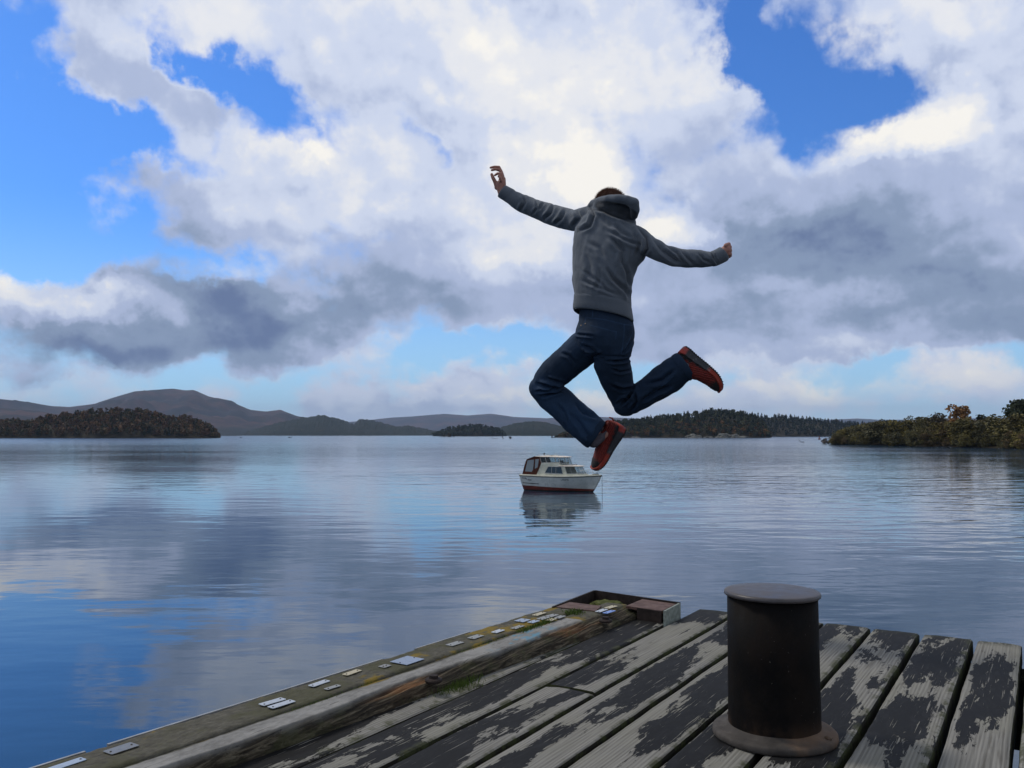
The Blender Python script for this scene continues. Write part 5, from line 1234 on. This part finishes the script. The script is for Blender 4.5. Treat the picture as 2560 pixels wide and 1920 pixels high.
limb(bm, s2, [(1070, 862, 100, 4.73), (1130, 840, 112, 4.70), (1205, 800, 119, 4.66), (1290, 745, 124, 4.62), (1370, 697, 131, 4.58), (1450, 645, 139, 4.55), (1530, 580, 137, 4.52), (1572, 550, 133, 4.51)], .85)
jeans = remeshed('jeans', bm, .0036, 10, denim_m, None)
JF = [([(570, 712), (450, 718), (320, 690)], 4, .010), ([(560, 735), (450, 770), (340, 800)], 4, .008), ([(575, 690), (480, 660), (400, 640)], 3, .005), ([(560, 700), (430, 745), (290, 760)], 3, .006), ([(720, 425), (830, 440), (900, 430)], 3, .005), ([(930, 495), (1060, 490), (1140, 470)], 3, .008),
      ([(690, 350), (780, 390), (880, 470)], 4, .005), ([(1050, 440), (1100, 380), (1150, 300)], 3, .006), ([(1155, 720), (1060, 740), (960, 700)], 4, .008), ([(1165, 690), (1120, 800), (1030, 880)], 4, .010), ([(1160, 760), (1180, 850), (1130, 930)], 4, .007),
      ([(650, 850), (720, 940), (860, 990)], 5, .007), ([(600, 930), (700, 1050), (780, 1180)], 6, .006), ([(480, 850), (560, 950), (600, 1050)], 5, .004), ([(1250, 700), (1400, 660), (1520, 560)], 5, .005), ([(1200, 860), (1350, 760), (1500, 700)], 5, .006), ([(640, 260), (740, 270), (820, 280)], 3, .004), ([(520, 420), (600, 450), (650, 520)], 4, .004),
      ([(1010, 870), (1060, 820), (1140, 790)], 3, .006), ([(960, 560), (1040, 590), (1150, 570)], 3, .004)]
folds(jeans.data, s2, JF, 2.4, .0026, (10, 10, 8), 9.)
def jeans_paint(co, P2):
    f_ = np.ones(len(co))
    seams = [[(745, 118), (830, 125), (920, 138), (1000, 158), (1070, 175), (1145, 185)], [(742, 118), (735, 160), (700, 200)], [(775, 182), (850, 200), (930, 222), (1005, 240)], [(745, 255), (720, 320), (695, 360)], [(1005, 240), (1000, 300)], [(1072, 175), (1075, 220), (1065, 330), (1050, 430)],
             [(1148, 245), (1110, 330), (1065, 420)], [(800, 40), (800, 110)], [(950, 500), (1140, 480)], [(1240, 830), (1330, 760), (1440, 680), (1500, 625)], [(560, 330), (620, 290), (700, 215)], [(1085, 80), (1140, 118)]]
    for pl in seams:
        _, _, d = polydist(P2, [s2(*p) for p in pl]); f_ += .9*np.exp(-(d/.9)**2)
    for (x, y), r, k in (((480, 880), 45, .9), ((760, 960), 45, .8), ((560, 330), 30, .5), ((330, 720), 30, .4), ((700, 1080), 45, .5)):
        c = s2(x, y); d = np.hypot(P2[:, 0]-c[0], P2[:, 1]-c[1]); f_ += k*np.exp(-(d/r)**2)
    return f_
paint(jeans.data, None, jeans_paint); dress(jeans)
bmx = bmesh.new(); rr = limb(bmx, s2, [(785, 1095, 137, 4.86), (800, 1108, 138.5, 4.86), (818, 1121, 138, 4.86), (832, 1131, 136, 4.86), (835, 1133, 132, 4.86)], .85, 48, False); bmx.free()
def tilt(rings, k, ax):
    """shear the open end so the hem runs the way it hangs"""
    return rings
o = band('hem', rr, denim_m, th=.004); dress(o)
bmx = bmesh.new(); rr = limb(bmx, s2, [(1560, 558, 134, 4.512), (1572, 549, 136, 4.51), (1585, 540, 135, 4.508), (1596, 532, 133, 4.506), (1599, 530, 129, 4.506)], .85, 48, False); bmx.free(); o = band('hem', rr, denim_m, th=.004); dress(o)
# studs and belt loops
stud_m = plain('brass_rivet', (.35, .26, .18), .4, .5, .8)
for x, y in ((738, 172), (700, 186)):
    bm = bmesh.new(); p = at(*s2(x, y), 4.66); 
    hit = None
    dirn = (p-Vector((0, 0, CAM_Z))).normalized()
    co, no = mesh_arrays(jeans.data); P2 = to_px(co); c = s2(x, y); d = np.hypot(P2[:, 0]-c[0], P2[:, 1]-c[1])+co[:, 1]*30; i = int(np.argmin(d))
    ball(bm, Vector(co[i]), .004, seg=10); dress(bm_obj('rivet', bm, stud_m, None, sm=True))
# --- socks
sock_m = plain('grey_sock', (.11, .10, .12), .95, .1, var=.2, vs=80, bump=.001, bs=300)
bm = bmesh.new(); d = (heel_l+a_l*.05+u_l*.075-an_l); chain(bm, [an_l-d*.6, an_l, an_l+d*.7], [.036, .033, .020], 24); o = remeshed('sock', bm, .004, 3, sock_m, None); dress(o)
bm = bmesh.new(); d = (heel_r+a_r*.05+u_r*.075-an_r); chain(bm, [an_r-d*.6, an_r, an_r+d*.7], [.036, .033, .020], 24); o = remeshed('sock', bm, .004, 3, sock_m, None); dress(o)
# --- trainers
m = Mat('red_mesh_upper', .65, .35); x_ = m.xyz(m.obj)
wv = m.wave(m.map(m.obj, (1, 1, 1), rot=(0, .5, .35)), 34., 3.5, 2., 3., .6); q1 = m.noise(m.map(m.obj, (60, 60, 60)), 1., 4, .6)
c = m.mix(m.step(wv, .25, .75), (.105, .010, .009), (.25, .027, .019))
c = m.mix(m.step(q1, .5, .75, 0, .6), c, (.060, .015, .014))
c = m.mix(m.step(m.math('MULTIPLY_ADD', q1, .03, x_[0]), .240, .262), c, (.020, .016, .018))
c = m.mix(m.math('MULTIPLY', m.step(m.math('MULTIPLY_ADD', q1, .05, m.math('MULTIPLY_ADD', x_[0], .30, x_[2])), .108, .092), m.step(x_[0], .205, .17)), c, (.016, .016, .020))
c = m.mix(m.math('MULTIPLY', m.step(x_[0], .012, .004), m.step(x_[2], .045, .055)), c, (.34, .05, .03))
m.set('Base Color', c); m.bump(m.math('MULTIPLY_ADD', wv, 1., m.math('MULTIPLY', q1, .5)), .0035); upper_m = m.m
m = Mat('trainer_midsole', .7, .35); x_ = m.xyz(m.obj); q1 = m.noise(m.map(m.obj, (40, 40, 40)), 1., 4, .6)
c = m.mix(m.step(m.math('MULTIPLY_ADD', q1, .04, x_[0]), .185, .20), (.040, .042, .050), (.28, .036, .022)); c = m.mix(m.step(m.math('MULTIPLY_ADD', q1, .02, x_[0]), .045, .03), c, (.36, .05, .04))
c = m.mix(m.step(q1, .55, .66, 0, .6), c, (.16, .165, .18)); m.set('Base Color', c); m.bump(q1, .002); mid_m = m.m
tread_m = plain('black_tread', (.022, .022, .026), .8, .3, var=.3, vs=60)
lace_m = plain('dark_lace', (.03, .015, .015), .8, .3)
LW = [(0, .028), (.03, .036), (.12, .041), (.3, .040), (.45, .044), (.6, .051), (.72, .054), (.84, .050), (.93, .039), (.985, .020), (1, .004)]
LH = [(0, .080), (.02, .098), (.08, .112), (.18, .110), (.28, .104), (.36, .112), (.45, .098), (.6, .083), (.75, .068), (.86, .060), (.95, .047), (1, .028)]
def li(T, t): return float(np.interp(t, [a for a, _ in T], [b for _, b in T]))
SL = .292
def trainer(heel, a_, u_, side):
    l_ = u_.cross(a_).normalized()          # the foot's left
    M_ = Matrix((a_, l_, u_)).transposed().to_4x4(); M_.translation = heel
    root = empty('trainer'); root.matrix_world = M_
    bm = bmesh.new(); nT, nA = 46, 22; rings = []
    curve = lambda t: side*(-.012*math.sin(math.pi*min(1, max(0, (t-.25)/.75)))+.010*max(0, t-.5)*2)
    spring = lambda t: .020*max(0, (t-.72)/.28)**2+.004*max(0, (.1-t)/.1)
    for i in range(nT+1):
        t = i/nT; w = li(LW, t)*.97; h_ = li(LH, t); z0 = .018+spring(t); r_ = []
        for k in range(nA):
            a = math.pi*k/(nA-1); ca, sa = math.cos(a), math.sin(a)
            nar = 1-.28*max(0, sa)**1.2 if t < .5 else 1-.25*max(0, sa)**1.5
            y = w*math.copysign(abs(ca)**.75, ca)*nar+curve(t); z = z0+(h_-z0+spring(t)*.6)*max(0, sa)**.72
            ribs = .0009*math.sin(t*150+a*3)*max(0, sa)
            r_.append(Vector((t*SL+.002*math.sin(a*2), y*(1+ribs*10), z+ribs)))
        rings.append(r_)
    R_ = [[bm.verts.new(p) for p in r] for r in rings]
    for p, q in zip(R_, R_[1:]):
        for k in range(nA-1): bm.faces.new((p[k], p[k+1], q[k+1], q[k]))
    bm.faces.new(R_[0]); bm.faces.new(R_[-1][::-1])
    bm_obj('upper', bm, upper_m, root, sm=True)
    def slabs(name, zlo, zhi, out, mat, t0=0., t1=1., wavy=0.):
        bm = bmesh.new(); n = 52; rings = []
        for i in range(n+1):
            t = t0+(t1-t0)*i/n; w = li(LW, t)+out*(1 if 0.01 < t < .99 else .3); cz = spring(t); wv_ = wavy*math.sin(t*40)
            x = -out+(SL+2*out)*t; c0 = curve(t)
            lo_, hi_ = zlo(t)+cz, zhi(t)+cz+wv_
            rings.append([Vector((x, c0+w*s_*f_, z)) for s_, f_, z in ((-1, .90, lo_), (-1, 1.02, lo_+.005), (-1, 1.0, (lo_+hi_)/2), (-1, 1.03, hi_-.003), (-1, .93, hi_), (1, .93, hi_), (1, 1.03, hi_-.003), (1, 1.0, (lo_+hi_)/2), (1, 1.02, lo_+.005), (1, .90, lo_))])
        add_rings(bm, rings); bm_obj(name, bm, mat, root, sm=False)
    slabs('midsole', lambda t: .004, lambda t: .048-.020*min(1, t/.7), .0045, mid_m, wavy=.0012)
    slabs('outsole', lambda t: -.003, lambda t: .0065, .0015, tread_m)
    bm = bmesh.new()
    for i in range(22):                      # lugs of the tread
        t = .03+i*.044
        for s_ in (-1, 1):
            w = li(LW, t); add_box(bm, (t*SL, curve(t)+s_*w*.52, -.0035+spring(t)), (.0088, w*.78, .005))
    bm_obj('tread_lug', bm, tread_m, root)
    # padded collar, tongue and laces
    bm = bmesh.new(); col_ = []
    for k in range(25):
        a = 2*math.pi*k/24; x = .062+.048*math.cos(a); y = .027*math.sin(a)
        col_.append(Vector((x, y, .107+.010*math.cos(a)+(.010 if math.cos(a) < -.6 else 0))))
    add_tube(bm, col_, .0065, 8, cap=False); bm_obj('collar', bm, upper_m, root, sm=True)
    bm = bmesh.new(); add_rings(bm, [ringpts(Vector((x, 0, z)), Vector((0, w, 0)), Vector((.002, 0, .004)), 14) for x, z, w in ((.095, .138, .018), (.104, .124, .022), (.125, .103, .020), (.16, .083, .016))]); bm_obj('tongue', bm, upper_m, root, sm=True)
    bm = bmesh.new()
    for k in range(6):
        x = .108+k*.0125; z = .1115-k*.0078
        add_tube(bm, [(x-.004, -.020, z-.006), (x, -.008, z+.003), (x+.004, .008, z+.003), (x, .020, z-.006)], .0022, 6)
    add_tube(bm, [(.112, .0, .116), (.100, .018, .128), (.112, .030, .112)], .0020, 6); add_tube(bm, [(.112, .0, .116), (.104, -.020, .124), (.120, -.028, .104)], .0020, 6)
    bm_obj('lace', bm, lace_m, root, sm=True)
    bm = bmesh.new(); add_tube(bm, [(-.001, 0, .082), (-.010, 0, .098), (-.004, 0, .116)], [.004, .005, .004], 8); bm_obj('heel_loop', bm, upper_m, root, sm=True)
    bpy.context.view_layer.update()
    root.parent = person; root.matrix_parent_inverse = Matrix.Translation(-pv)
trainer(heel_l, a_l, u_l, 1); trainer(heel_r, a_r, u_r, -1)
